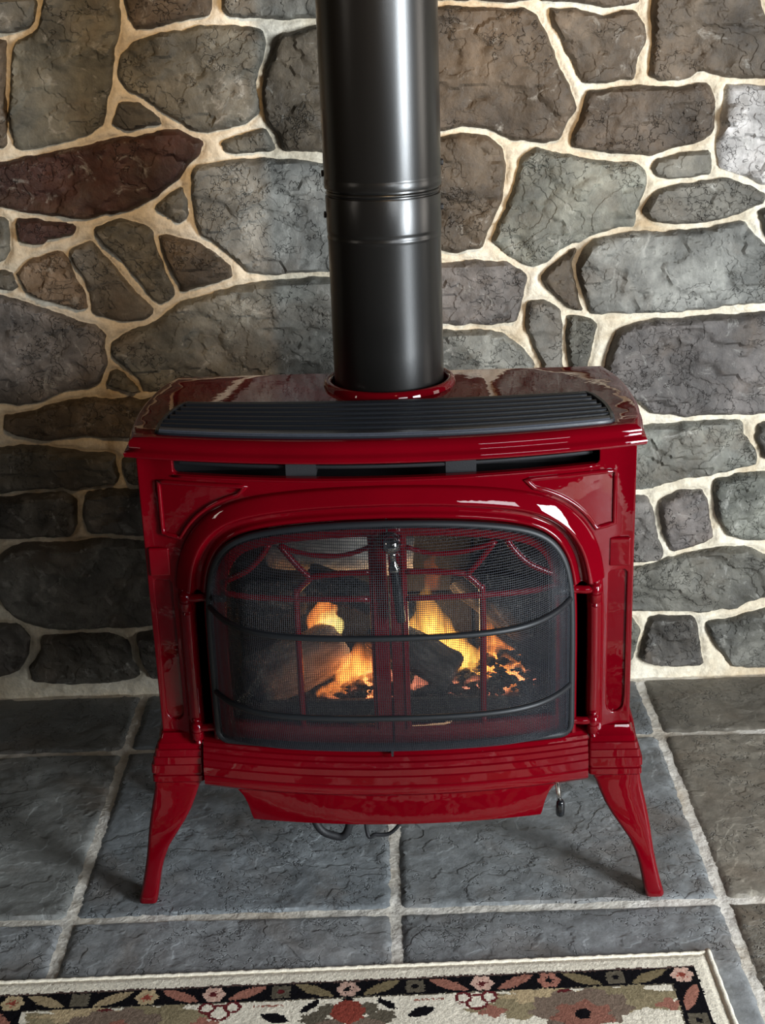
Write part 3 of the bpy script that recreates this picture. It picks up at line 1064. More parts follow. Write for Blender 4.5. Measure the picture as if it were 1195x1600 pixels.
# --- ledge below the doors, and the apron
mb = MB()
lp = [(-0.03, 0.2635), (-0.005, 0.2635), (0.0, 0.2615), (0.002, 0.2575), (0.0045, 0.256), (0.0055, 0.251), (0.0085, 0.2495), (0.0095, 0.2435), (0.0125, 0.242), (0.0135, 0.235), (0.0165, 0.2335), (0.0172, 0.225), (0.0195, 0.2235), (0.020, 0.212),
      (0.0185, 0.2095), (0.0195, 0.207), (0.0195, 0.197), (0.016, 0.1925), (0.010, 0.190), (-0.03, 0.190)]
R = []
for x in np.linspace(-0.2725, 0.2725, 49):
    R.append([(x, yb(x) - f, z) for f, z in lp])
mb.rings(R)
mb.build('ash_lip', RED, STOVE, smooth=32)
mb = MB()
cut = catmull([(0.232, 0.193), (0.2255, 0.1885), (0.2175, 0.178), (0.2115, 0.162), (0.208, 0.147), (0.2055, 0.1395)], 5)
P = [(x, z) for x, z in ((float(p[0]), float(p[1])) for p in cut)]
pl = [(x, 0.1395 + 0.001 * math.cos(x * 7)) for x in np.linspace(0.2055, -0.2055, 31)[1:-1]]
poly = P + pl + [(-x, z) for x, z in reversed(P)] + [(x, 0.196) for x in np.linspace(-0.232, 0.232, 31)]
plate(mb, poly, [], lambda x, z: yb(x) - 0.012 + (0.196 - z) * 0.08, 0.008, 0.014)
mb.build('apron', RED, STOVE, bevel=0.002)
# base pan and the flared base moulding on both sides
mb = MB()
for s in (1, -1):
    P = [(0.333, 0.30), (0.3345, 0.285), (0.339, 0.268), (0.343, 0.254), (0.3455, 0.240), (0.348, 0.225), (0.3495, 0.205), (0.347, 0.194), (0.32, 0.192), (0.32, 0.30)]
    R = [[(s * x, y, z) for x, z in P] for y in (0.03, 0.18)]
    R += [[(s * (x - 0.025), 0.22, z) for x, z in P]]
    mb.rings(R)
mb.box(-0.325, 0.325, 0.215, 0.245, 0.195, 0.26)
mb.build('base_moulding', RED, STOVE, smooth=40)
mb = MB(); mb.box(-0.31, 0.31, 0.005, 0.24, 0.20, 0.245)
mb.build('base_pan', BLACKIRON, STOVE)

# --- legs
def ring(x0, x1, y0, y1, z, c=0.006, s=1, ym=None):
    P = []
    for cx, cy, a in ((x1 - c, y1 - c, 0), (x0 + c, y1 - c, 90), (x0 + c, y0 + c, 180), (x1 - c, y0 + c, 270)):
        for k in range(4):
            t = math.radians(a + 30 * k)
            P.append((cx + c * math.cos(t), cy + c * math.sin(t)))
    return [(s * x, (ym - y) if ym is not None else y, z) for x, y in P]


LEG = [(0.2655, 0.276, 0.334, -0.006), (0.2585, 0.2755, 0.336, -0.009), (0.2535, 0.275, 0.3385, -0.0125), (0.2525, 0.2745, 0.340, -0.014), (0.2445, 0.2745, 0.341, -0.0155), (0.2435, 0.274, 0.3435, -0.018),
       (0.2345, 0.274, 0.3445, -0.0195), (0.2335, 0.2735, 0.3465, -0.0215), (0.2235, 0.2735, 0.3475, -0.0225), (0.2225, 0.273, 0.3495, -0.0245), (0.2105, 0.273, 0.350, -0.025), (0.2085, 0.275, 0.347, -0.022), (0.206, 0.275, 0.347, -0.022), (0.205, 0.2735, 0.349, -0.0245),
       (0.1965, 0.2745, 0.3495, -0.0245), (0.1935, 0.279, 0.3475, -0.022), (0.185, 0.284, 0.3485, -0.022), (0.17, 0.2895, 0.3515, -0.0225), (0.15, 0.2975, 0.356, -0.024), (0.13, 0.3085, 0.360, -0.026), (0.11, 0.3215, 0.3635, -0.0275), (0.09, 0.334, 0.3665, -0.029),
       (0.07, 0.3425, 0.3695, -0.031), (0.05, 0.3485, 0.3735, -0.033), (0.03, 0.3525, 0.378, -0.036), (0.013, 0.3555, 0.3825, -0.0385), (0.0045, 0.3575, 0.385, -0.040), (0.0, 0.3585, 0.3845, -0.039)]


def leg_mb(s, rear):
    mb = MB(); R = []
    for z, x0, x1, y0 in LEG:
        y1 = 0.055 if z > 0.19 else max(y0 + 0.027, 0.050 - (0.19 - z) * 0.52)
        R.append(ring(x0, x1, y0, y1, z, 0.005 if z > 0.19 else 0.0062, s, 0.226 if rear else None))
    mb.rings(R)
    return mb


for rear in (False, True):
    for s in (-1, 1):
        leg_mb(s, rear).build('leg', RED, STOVE, smooth=38)

# --- doors
def half_door(s):
    z0 = 0.2655
    A = [p for p, n in arch(z0, -0.0015)]
    R_ = [tuple(p) for p in A if p[0] > 0.002]
    outer = R_ + [(0.0012, 0.597)] + [(0.0012, z) for z in np.linspace(0.57, 0.30, 10)] + [(0.0012, z0)] + [(x, z0) for x in np.linspace(0.02, 0.235, 14)]
    B = [p for p, n in arch(0.293, -0.022)]
    H_ = [tuple(p) for p in B if p[0] > 0.026]
    hole = H_ + [(0.0255, 0.575)] + [(0.0255, z) for z in np.linspace(0.55, 0.31, 9)] + [(0.0255, 0.293)] + [(x, 0.293) for x in np.linspace(0.04, 0.215, 11)]
    sw = lambda p: (s * p[0], p[1], p[2])
    mb = MB(); plate(mb, outer, [hole], lambda x, z: yb(x) - 0.001, 0.012, 0.012, swap=sw)
    D = mb.build('door', RED, STOVE, bevel=0.0022)
    # bead along the inner edge of the meeting stile
    mb = MB(); mb.tube([(s * 0.0195, yb(0.02) - 0.0012, z) for z in np.linspace(0.29, 0.578, 12)], 0.0022, 8)
    mb.build('stile_bead', RED, D, smooth=180)
    bars = [[(0.024, 0.4855), (0.126, 0.4845), (0.19, 0.4845), (0.2275, 0.4885)],
            [(0.1255, 0.29), (0.1255, 0.38), (0.1255, 0.486), (0.121, 0.4985), (0.1045, 0.515), (0.095, 0.5185), (0.06, 0.5225), (0.024, 0.5245)],
            [(0.1045, 0.515), (0.122, 0.534), (0.1435, 0.562)],
            [(0.158, 0.563), (0.171, 0.543), (0.192, 0.522), (0.2265, 0.5035)],
            [(0.024, 0.5595), (0.055, 0.5495), (0.09, 0.548), (0.125, 0.554), (0.142, 0.562)]]
    for b in bars:
        pts = catmull(b, 5)
        mb = MB()
        mb.tube([(s * x, yb(x) + 0.002, z) for x, z in pts], 0.0045 if b is not bars[4] else 0.0035, 8, flat=1.0)
        mb.build('muntin', RED, D, smooth=180)
    mb = MB()
    plate(mb, hole, [], lambda x, z: yb(x) + 0.0065, 0.003, 0.03, swap=sw)
    mb.build('glass', GLASS, D)
    return D


DOOR_L = half_door(-1); DOOR_R = half_door(1)
# hinges: barrel, arm to the door, ball finials
for s in (1, -1):
    for z in (0.474, 0.274):
        mb = MB(); x = s * 0.2795; y = -0.016
        r = 0.0085
        mb.lathe([(0.0, -0.0215), (0.004, -0.021), (0.0058, -0.0185), (0.0045, -0.0155), (r * 0.8, -0.014), (r, -0.0125), (r, -0.0015), (r * 0.82, -0.0005), (r * 0.82, 0.0005), (r, 0.0015), (r, 0.0115), (r * 0.8, 0.013), (0.0048, 0.0145), (0.0066, 0.0175), (0.0055, 0.0205), (0.003, 0.022), (0.0, 0.0225)], (x, y, z), n=20, cap=False)
        P = [(s * 0.2795, -0.016, z + 0.006), (s * 0.266, -0.019, z + 0.006), (s * 0.254, -0.0185, z + 0.0065), (s * 0.240, -0.0225, z + 0.0065)]
        mb.tube(catmull(P, 4), 0.0058, 10)
        mb.build('hinge', RED, STOVE, smooth=50)
# door handle on the right leaf
hx, hy, hz = 0.0065, -0.073, 0.573
mb = MB()
mb.lathe([(0, -0.0135), (0.004, -0.013), (0.0085, -0.0105), (0.012, -0.006), (0.0135, 0.0), (0.012, 0.006), (0.0085, 0.0105), (0.004, 0.013), (0, 0.0135)], (hx, hy, hz), n=28, cap=False)
mb.lathe([(0.009, 0), (0.009, 0.012), (0.012, 0.014), (0.012, 0.018)], (hx, hy + 0.03, hz), axis=(0, -1, 0), n=20)
HD = mb.build('door_handle', CHROME, STOVE, smooth=180)
HD['label'] = 'polished chrome door knob with a black hanging grip'
ax = Vector((0.0095, 0.004, -0.11)).normalized()
mb = MB()
mb.lathe([(0.0062, 0.011), (0.0045, 0.016), (0.0042, 0.022), (0.0055, 0.028), (0.0078, 0.033), (0.0082, 0.037), (0.0075, 0.0385)], (hx, hy, hz), axis=ax, n=24)
mb.build('ferrule', CHROME, HD, smooth=180)
mb = MB()
mb.lathe([(0.0058, 0.038), (0.0064, 0.05), (0.0066, 0.075), (0.0066, 0.105), (0.006, 0.112), (0.003, 0.1145), (0, 0.115)], (hx, hy, hz), axis=ax, n=24, cap=False)
mb.build('grip', GRIP, HD, smooth=180)
# latch plate in the middle below the doors
mb = MB(); mb.box(-0.0035, -0.0005, -0.066, -0.05, 0.255, 0.268)
mb.build('door_stop', BLACKIRON, STOVE)

# --- firebox
mb = MB()
x0, x1, y0, y1, z0, z1, t = -0.245, 0.245, 0.000, 0.235, 0.262, 0.60, 0.004
mb.box(x0 - t, x0, y0, y1, z0, z1); mb.box(x1, x1 + t, y0, y1, z0, z1)
mb.box(x0, x1, y1, y1 + t, z0, z1); mb.box(x0, x1, y0, y1, z0 - t, z0); mb.box(x0, x1, y0, y1, z1, z1 + t)
mb.build('firebox', LINER, STOVE)
for i in range(3):
    for j in range(4):
        mb = MB()
        xa = x0 + 0.004 + j * 0.1215; za = z0 + 0.004 + i * 0.112
        mb.box(xa, xa + 0.1175, y1 - 0.012, y1 - 0.0005, za, za + 0.108)
        mb.build('brick', LINER, STOVE, bevel=0.002)

mb = MB(); mb.box(-0.225, 0.225, 0.010, 0.018, 0.262, 0.303)  # added bar that blocks firelight from the lower edge of the doors
mb.build('firelight_block', BLACKIRON, STOVE, bevel=0.002)

# --- control lever and burner pipework under the stove
mb = MB(); mb.tube([(0.226, -0.020, 0.212), (0.228, -0.026, 0.195), (0.2305, -0.031, 0.175), (0.2325, -0.033, 0.160)], 0.0035, 10)
LV = mb.build('control_lever', CHROME, STOVE, smooth=180)
mb = MB(); mb.lathe([(0.0, -0.020), (0.004, -0.0195), (0.0062, -0.017), (0.0066, -0.008), (0.0058, 0.003), (0.004, 0.006), (0, 0.0065)], (0.2335, -0.0335, 0.155), n=20, cap=False)
mb.build('lever_tip', GRIP, LV, smooth=180)
mb = MB()
mb.tube(catmull([(-0.14, 0.03, 0.20), (-0.125, 0.03, 0.095), (-0.10, 0.03, 0.068), (-0.075, 0.03, 0.08), (-0.06, 0.03, 0.20)], 6), 0.006, 10)
mb.tube(catmull([(-0.05, 0.03, 0.20), (-0.048, 0.03, 0.075), (-0.035, 0.03, 0.068), (-0.01, 0.03, 0.072), (0.01, 0.03, 0.11), (0.02, 0.04, 0.2)], 6), 0.003, 8)
mb.box(-0.16, 0.03, 0.0, 0.08, 0.16, 0.20)
mb.build('gas_fitting', BLACKIRON, STOVE, smooth=50)

# ------------------------------------------------------------------ the mesh screen hooked over the doors
SCREEN = thing('spark_screen', 'dark grey wire mesh fire screen bulging over the stove doors', 'screen', (0, 0, 0), RZ)


def ys(x): return yb(x) - 0.0115


OUT = [p for p, n in arch(0.285)]
XT = np.array([p[0] for p in OUT if p[1] > 0.4]); ZT = np.array([p[1] for p in OUT if p[1] > 0.4])
o_ = np.argsort(XT); XT, ZT = XT[o_], ZT[o_]
ZB = 0.268


def ztop(x): return float(np.interp(x, XT, ZT))


BZ = np.array([0.0, 0.03, 0.09, 0.20, 0.32, 0.45, 0.62, 0.76, 0.86, 0.94, 1.0])
BV = np.array([0.0, 0.030, 0.046, 0.057, 0.067, 0.077, 0.086, 0.078, 0.061, 0.034, 0.0])


def yscreen(x, z):
    zt = ztop(x)
    t = min(1, max(0, (z - ZB) / (zt - ZB)))
    b = float(np.interp(t, BZ, BV))
    u = min(1, abs(x) / 0.2455)
    return ys(x) - b * (1 - u ** 6)


mb = MB()
loopP = [(p[0], p[1]) for p, n in arch(0.285, -0.001)]
bl = arc_pts(-0.2315, 0.283, 0.015, 0.015, 180, 270, 6); br = arc_pts(0.2315, 0.283, 0.015, 0.015, 270, 360, 6)
loopP = loopP + bl + [(x, 0.268) for x in np.linspace(-0.22, 0.22, 24)] + br
mb.tube([(x, ys(x), z) for x, z in loopP], 0.0054, 10, closed=True)
mb.build('screen_frame', FRAMEM, SCREEN, smooth=180)
for zr, rr in ((0.474, 0.0042), (0.3455, 0.0042)):
    mb = MB()
    xs = 0.2435 * np.sin(np.linspace(-math.pi / 2, math.pi / 2, 61))
    pts = [(x, yscreen(x, zr) - 0.0025, zr) for x in xs]
    mb.tube(pts, rr, 8)
    mb.build('rod', FRAMEM, SCREEN, smooth=180)
# little mounting clips inside, at the ends of the upper rod
for s in (1, -1):
    mb = MB(); mb.tube([(s * 0.244, -0.030, 0.486), (s * 0.228, -0.045, 0.489), (s * 0.222, -0.040, 0.487)], 0.005, 8)
    mb.build('clip', FRAMEM, SCREEN, smooth=180)


def wires(mb, lines, r):
    for L in lines:
        P = np.array(L)
        n = len(P)
        T = np.gradient(P, axis=0); T /= np.linalg.norm(T, axis=1)[:, None]
        a = np.cross(T, (0.0, 1.0, 0.0)); a /= np.linalg.norm(a, axis=1)[:, None] + 1e-9
        b = np.cross(T, a)
        R = [P + r * a, P + r * (-0.5 * a + 0.866 * b), P + r * (-0.5 * a - 0.866 * b)]
        vs = np.stack(R, 1).reshape(-1, 3)
        fs = []
        for i in range(n - 1):
            for j in range(3):
                k = (j + 1) % 3
                fs.append((3 * i + j, 3 * i + k, 3 * i + 3 + k, 3 * i + 3 + j))
        mb.add(vs.tolist(), fs)


mb = MB(); lines = []
PITCH = 0.0027
for x in np.arange(-0.2430, 0.2431, PITCH):
    zt = ztop(x)
    zz = ZB + (zt - ZB) * np.concatenate([np.linspace(0, 0.1, 8), np.linspace(0.13, 0.85, 18), np.linspace(0.88, 1, 8)])
    lines.append([(x, yscreen(x, z), z) for z in zz])
# side returns are dense, so space the cross wires evenly in height
for z in np.arange(ZB + 0.0015, 0.597, PITCH):
    xm = 0.2435 if z < 0.46 else max(0.01, float(np.interp(-z, -np.array([p[1] for p in OUT[:len(OUT) // 2 + 1]])[::-1], np.array([p[0] for p in OUT[:len(OUT) // 2 + 1]])[::-1])) - 0.001)
    xs = xm * np.sin(np.linspace(-math.pi / 2, math.pi / 2, 49))
    lines.append([(x, yscreen(x, z), z) for x in xs])
# extra verticals where the sides turn back
for s in (1, -1):
    for u in np.linspace(0.86, 0.995, 16):
        x = s * 0.2455 * u
        zt = ztop(x)
        lines.append([(x, yscreen(x, z), z) for z in np.linspace(ZB, zt, 24)])
wires(mb, lines, 0.00043)
me = bpy.data.meshes.new('wire_mesh'); me.from_pydata(mb.v, [], mb.f)
wm = link('wire_mesh', me, MESHM, SCREEN, smooth=180, fix=False)
tag(wm, None, None, kind='stuff')

# ------------------------------------------------------------------ logs, embers and flames in the firebox
ROT = Matrix.Rotation(RZ, 4, 'Z')


def at(p):
    return ROT @ Vector(p)


def log(label, a, b, ra, rb, m, seed, knots=1.0, cutend=True):
    """a rough split log from a to b (stove coordinates); its origin is at the middle, local x along it"""
    a, b = at(a), at(b); L = (b - a).length
    n, k = 26, 20
    R = []
    for i in range(n):
        t = i / (n - 1)
        x = (t - 0.5) * L
        r = ra + (rb - ra) * t
        e = 1.0
        if t < 0.06: e = 0.90 + t / 0.06 * 0.10
        if t > 0.94: e = 0.84 + (1 - t) / 0.06 * 0.16
        ring_ = []
        for j in range(k):
            th = 2 * math.pi * j / k
            q = Vector((x * 9, math.cos(th) * 1.5, math.sin(th) * 1.5 + seed * 3))
            g = 1 + 0.17 * noise.fractal(q, 1, 2, 4) * knots + 0.06 * noise.noise(Vector((x * 4, th * 3.2, seed)))
            sx = 0.006 * noise.noise(Vector((math.cos(th) * 2, math.sin(th) * 2, seed + i * 0.0))) * (1 if t in (0, 1) else 0)
            ring_.append((x + sx, r * e * g * math.cos(th), r * e * g * math.sin(th) * 0.92))
        R.append(ring_)
    mb = MB(); mb.rings(R)
    o = mb.build('log', m, None, smooth=60)
    o.location = (a + b) / 2
    o.rotation_euler = (b - a).to_track_quat('X', 'Z').to_euler()
    return tag(o, label, 'log', 'logs in the firebox')


log('pale grey bark log lying lowest at the left of the fire', (-0.210, 0.075, 0.296), (-0.085, 0.150, 0.322), 0.047, 0.042, BARK, 1)
log('large pale log across the top left behind the doors', (-0.185, 0.185, 0.478), (0.03, 0.185, 0.462), 0.044, 0.038, BARK, 2)
log('charred log slanting down from upper left to the middle of the fire', (-0.125, 0.120, 0.450), (0.025, 0.110, 0.388), 0.024, 0.026, CHAR, 3)
log('blackened log behind the pale bark log at the left', (-0.228, 0.186, 0.388), (-0.135, 0.190, 0.384), 0.032, 0.028, CHAR, 4)
log('dark log stub with a cut end right of the centre bars', (-0.03, 0.118, 0.366), (0.088, 0.070, 0.312), 0.031, 0.033, log_mat('half_burnt_log', (0.05, 0.046, 0.042, 1), (0.16, 0.148, 0.13, 1), (0.42, 0.39, 0.35, 1)), 5)
log('blackened log leaning at the right behind the tall flames', (0.100, 0.195, 0.418), (0.205, 0.180, 0.325), 0.032, 0.028, CHAR, 6)

# ember bed: one heap of countless coals
rnd = random.Random(3)
mb = MB(); heat = []
def heap(x): return 0.262 + 0.020 + 0.030 * math.exp(-((x + 0.035) / 0.05) ** 2) + 0.040 * math.exp(-((x - 0.165) / 0.04) ** 2) + 0.012 * math.exp(-((x - 0.07) / 0.05) ** 2)
for i in range(1500):
    x = rnd.uniform(-0.215, 0.215); y = rnd.uniform(0.035, 0.20)
    z = rnd.uniform(0.264, heap(x) - 0.002) * 1.0
    if rnd.random() < 0.6: z = heap(x) - abs(y - 0.11) * 0.12 - rnd.uniform(0, 0.008)
    z = max(0.2655, z)
    r = rnd.uniform(0.003, 0.0085)
    vs = []
    p = at((x, y, z))
    for q in ((1, 0, 0), (-1, 0, 0), (0, 1, 0), (0, -1, 0), (0, 0, 1), (0, 0, -1), (.6, .6, .6), (-.6, .6, .6), (.6, -.6, .6), (-.6, -.6, .6)):
        k = r * rnd.uniform(0.6, 1.3)
        vs.append((p.x + q[0] * k * 1.3, p.y + q[1] * k, max(0.2632, p.z + q[2] * k * 0.8)))
    mb.add(vs, [(4, 6, 7), (4, 7, 9), (4, 9, 8), (4, 8, 6), (6, 0, 2), (6, 2, 7), (7, 2, 1), (7, 1, 9), (9, 1, 3), (9, 3, 8), (8, 3, 0), (8, 0, 6), (5, 2, 0), (5, 1, 2), (5, 3, 1), (5, 0, 3)])
    h = max(math.exp(-((x + 0.055) / 0.055) ** 2), math.exp(-((x - 0.06) / 0.05) ** 2) * 0.9, 1.2 * math.exp(-((x - 0.165) / 0.045) ** 2)) * min(1, max(0, (y - 0.048) / 0.03)) * min(1.0, max(0.0, (z - 0.272) / 0.012))
    heat += [h * rnd.uniform(0.2, 1.3)] * 10
eb = mb.build('ember_bed', EMBER, None, smooth=0)
at_ = eb.data.attributes.new('heat', 'FLOAT', 'POINT'); at_.data.foreach_set('value', heat)
tag(eb, 'heap of glowing coals and ash under the burning logs', 'embers', kind='stuff')

FIRE = thing('fire', 'orange flames rising between the logs behind the mesh screen', 'fire', at((0.0, 0.13, 0.27)))


def flame(x, y, z0, z1, w, d, lean, color, seed):
    """a tongue of burning gas: closed tapering body, filled with a glowing volume"""
    n, k = 14, 12; R = []
    for i in range(n):
        t = i / (n - 1)
        s = (0.55 + 0.9 * t - 1.45 * t * t) if t < 0.4 else (0.678 * (1 - (t - 0.4) / 0.6) ** 0.85)
        s = max(s, 0.02) / 0.70
        cx = x + lean * t * t + 0.006 * noise.noise(Vector((t * 4, seed, 0))) * t * 3
        cy = y + 0.004 * noise.noise(Vector((t * 4, 0, seed)))
        ring_ = []
        for j in range(k):
            th = 2 * math.pi * j / k
            g = 1 + 0.25 * noise.noise(Vector((math.cos(th) * 1.5, math.sin(th) * 1.5 + seed, t * 3)))
            p = at((cx + w * s * g * math.cos(th), cy + d * s * g * math.sin(th), z0 + (z1 - z0) * t)) - FIRE.location
            ring_.append(p)
        R.append(ring_)
    mb = MB(); mb.rings(R)
    o = mb.build('flame', FLAME, FIRE, smooth=180)
    o.color = color
    return o


OR = (1.0, 0.26, 0.045, 1); YE = (1.0, 0.41, 0.065, 1); PK = (1.0, 0.28, 0.15, 1); HOT = (1.0, 0.62, 0.12, 1)
for a in ((0.046, 0.155, 0.275, 0.425, 0.034, 0.024, 0.004, YE, 1), (0.078, 0.145, 0.272, 0.392, 0.036, 0.022, -0.016, YE, 2), (0.108, 0.135, 0.270, 0.356, 0.034, 0.022, -0.024, YE, 3),
          (0.163, 0.130, 0.275, 0.345, 0.032, 0.020, -0.014, OR, 4), (0.146, 0.150, 0.275, 0.372, 0.022, 0.018, -0.010, OR, 5), (0.190, 0.110, 0.270, 0.312, 0.022, 0.016, -0.014, PK, 6),
          (-0.046, 0.075, 0.270, 0.372, 0.040, 0.020, 0.000, OR, 7), (-0.085, 0.070, 0.268, 0.318, 0.034, 0.016, 0.018, OR, 8), (-0.026, 0.080, 0.270, 0.345, 0.028, 0.016, 0.0, PK, 9), (-0.060, 0.085, 0.290, 0.360, 0.030, 0.016, 0.012, OR, 17),
          (-0.112, 0.175, 0.330, 0.412, 0.024, 0.016, 0.022, OR, 10), (-0.098, 0.165, 0.335, 0.385, 0.022, 0.014, 0.004, (1.0, 0.72, 0.22, 1), 11), (0.036, 0.088, 0.266, 0.318, 0.014, 0.010, 0.002, PK, 12), (0.064, 0.080, 0.266, 0.300, 0.012, 0.010, 0.0, PK, 13),
          (0.058, 0.20, 0.39, 0.462, 0.014, 0.012, 0.004, (0.10, 0.016, 0.003, 1), 14), (0.118, 0.085, 0.268, 0.304, 0.028, 0.012, 0.0, PK, 16),
          (0.172, 0.095, 0.272, 0.335, 0.030, 0.014, -0.010, OR, 18), (0.150, 0.085, 0.270, 0.312, 0.022, 0.010, 0.004, PK, 19), (-0.098, 0.052, 0.267, 0.296, 0.022, 0.010, 0.004, PK, 20), (-0.060, 0.055, 0.267, 0.305, 0.022, 0.010, 0.006, PK, 21), (0.088, 0.092, 0.268, 0.300, 0.018, 0.010, 0.0, PK, 22)):
    flame(*a)
fl = bpy.data.lights.new('fire_glow', 'POINT'); fl.energy = 1.1; fl.color = (1.0, 0.62, 0.34); fl.shadow_soft_size = 0.05
fo = bpy.data.objects.new('fire_glow', fl); fo.location = at((0.04, 0.13, 0.36)); COL.objects.link(fo)

# ------------------------------------------------------------------ the flue pipe
PX, PY = at((FC[0], FC[1], 0)).xy
FL = thing('flue_pipe', 'matt black vertical flue pipe rising from the red stove top', 'pipe', (PX, PY, 0.70))
mb = MB()
mb.lathe([(0.0795, 0.0), (0.0795, 0.225), (0.0799, 0.227), (0.0803, 0.229), (0.0803, 0.2305), (0.0797, 0.232), (0.0797, 0.236), (0.0803, 0.2375), (0.0805, 0.240), (0.0805, 0.2845), (0.080, 0.2865), (0.0775, 0.287)], n=96, cap=False)
mb.build('lower_pipe', PIPE, FL, smooth=50)
mb = MB()
mb.lathe([(0.0772, 0.283), (0.0772, 0.2885), (0.0785, 0.289), (0.0795, 0.2905), (0.0795, 0.292), (0.0785, 0.2935), (0.0772, 0.294), (0.0772, 0.2975)], n=96, cap=False)
mb.build('joint_ring', PIPE, FL, smooth=50)
mb = MB()
mb.lathe([(0.078, 0.2965), (0.0812, 0.297), (0.0818, 0.2985), (0.0818, 0.3075), (0.0814, 0.309), (0.0812, 0.3105), (0.0815, 0.312), (0.0815, 0.80), (0.0815, 1.0)], n=96, cap=False)
mb.build('upper_pipe', PIPE, FL, smooth=50)
for ang, zz in ((2, 0.3265), (2, 0.266), (178, 0.3165), (178, 0.260)):
    r = 0.0815 if zz > 0.29 else 0.0805
    d = Vector((math.cos(math.radians(ang)), -math.sin(math.radians(ang)) * 0.2, 0)).normalized()
    mb = MB(); mb.lathe([(0.0045, 0), (0.0045, 0.0028), (0.004, 0.0036), (0.0, 0.0038)], d * (r - 0.0006) + Vector((0, 0, zz)), d, n=6, cap=False)
    mb.build('screw', BLACKIRON, FL, smooth=0)

# ------------------------------------------------------------------ the rug
RA = 0.018
RO = Vector((0.4155, -0.188, 0.0))             # back right corner
RW, RH = 0.978, 0.62
RUG = thing('area_rug', 'cream floral rug with a black flowered border in front of the stove', 'rug', (RO.x, RO.y, 0.0012), RA)
CREAM = np.array(srgb(238, 228, 208)[:3]); INK = np.array(srgb(14, 12, 16)[:3]); OLV = np.array(srgb(124, 110, 82)[:3]); DOLV = np.array(srgb(98, 90, 76)[:3])
PNK = np.array(srgb(160, 108, 92)[:3]); LPK = np.array(srgb(214, 176, 158)[:3]); TAN = np.array(srgb(186, 164, 128)[:3]); RST = np.array(srgb(142, 66, 54)[:3])
MAU = np.array(srgb(124, 106, 92)[:3]); WINE = np.array(srgb(92, 34, 36)[:3]); GRN = np.array(srgb(150, 136, 106)[:3]); BRN = np.array(srgb(84, 66, 60)[:3])
ST = 0.0021
us = np.arange(0, RW + ST / 2, ST); vs_ = np.arange(0, RH + ST / 2, ST)
U, Vv = np.meshgrid((us[:-1] + us[1:]) / 2, (vs_[:-1] + vs_[1:]) / 2)     # u to the left, v toward the viewer
rg = np.random.default_rng(5)
jit = 0.0011
u = U + rg.normal(0, jit * 0.5, U.shape); v = Vv + rg.normal(0, jit * 0.5, U.shape)
C_ = np.broadcast_to(CREAM, U.shape + (3,)).copy()
B0, B1, S0, S1 = 0.0285, 0.0625, 0.0245, 0.0605
inb = (v > B0) & (v < RH - B0) & (u > S0) & (u < RW - S0)
inf = (v > B1) & (v < RH - B1) & (u > S1) & (u < RW - S1)


def paint(mask, c):
    C_[mask] = c


paint(inb & ~inf, INK)
paint(inb & (v < B0 + 0.0035), BRN)
paint(inf & ((v < B1 + 0.002) | (u < S1 + 0.002)), DOLV * 1.2)


def flower(cu, cv, c, core, r=0.0145, sq=False):
    du, dv = u - cu, v - cv
    rr = np.hypot(du, dv); th = np.arctan2(dv, du)
    lim = r * (1 + 0.10 * np.cos(6 * th)) if not sq else r * 1.0 / np.maximum(np.abs(np.cos(th)), np.abs(np.sin(th))) * 0.9
    paint(rr < lim, c)
    paint(rr < 0.0045, core)
    if not sq:
        paint((rr < 0.0075) & (rr > 0.0058) & (np.sin(th * 6) > 0.2), core * 1.6)


def leaf(cu, cv, ang, c, L=0.029, w=0.0085):
    ca, sa = math.cos(ang), math.sin(ang)
    a = (u - cu) * ca + (v - cv) * sa; b = -(u - cu) * sa + (v - cv) * ca
    paint((np.abs(a) < L) & (np.abs(b) < w * (1 - (a / L) ** 2)), c)


BM = (B0 + B1) / 2 + 0.001
fl_c = [(LPK, RST), (DOLV, INK), (PNK * 1.1, INK), (LPK, WINE), (DOLV, INK), (LPK * 0.85, INK), (DOLV, WINE), (LPK, WINE), (TAN, RST), (DOLV, DOLV), (TAN, RST)]
lf_c = [(1, OLV), (-1, OLV), (1, PNK), (-1, PNK), (1, OLV), (-1, OLV), (1, PNK), (-1, PNK), (1, TAN * 0.8), (-1, TAN * 0.8)]
DU = (RW - 2 * 0.0445) / 10
for i in range(11):
    sq = fl_c[i][0] is DOLV
    flower(0.0445 + DU * i, BM, *fl_c[i], r=0.0135 if sq else 0.0145, sq=sq)
    flower(0.0445 + DU * i, RH - BM, *fl_c[i], r=0.0135 if sq else 0.0145, sq=sq)
    if i < 10:
        s, c = lf_c[i]
        leaf(0.0445 + DU * (i + 0.5), BM, s * 0.47, c)
        leaf(0.0445 + DU * (i + 0.5), RH - BM, s * 0.47, c)
for j in range(1, 6):
    for cu in (0.0425, RW - 0.0425):
        if j < 6:
            leaf(cu, BM + 0.089 * (j - 0.5), (1.15 if cu < 0.5 else 2.0), PNK)
            flower(cu, BM + 0.089 * j, *fl_c[j], sq=fl_c[j][0] is DOLV)
MID = RW / 2
f = inf & True


def blob(cu, cv, ru, rv, c, wob=0.12, n=7, ph=0.0):
    du, dv = (u - cu) / ru, (v - cv) / rv
    th = np.arctan2(dv, du); rr = np.hypot(du, dv)
    paint(f & (rr < 1 + wob * np.sin(n * th + ph) + 0.04 * np.sin(17 * th)), c)


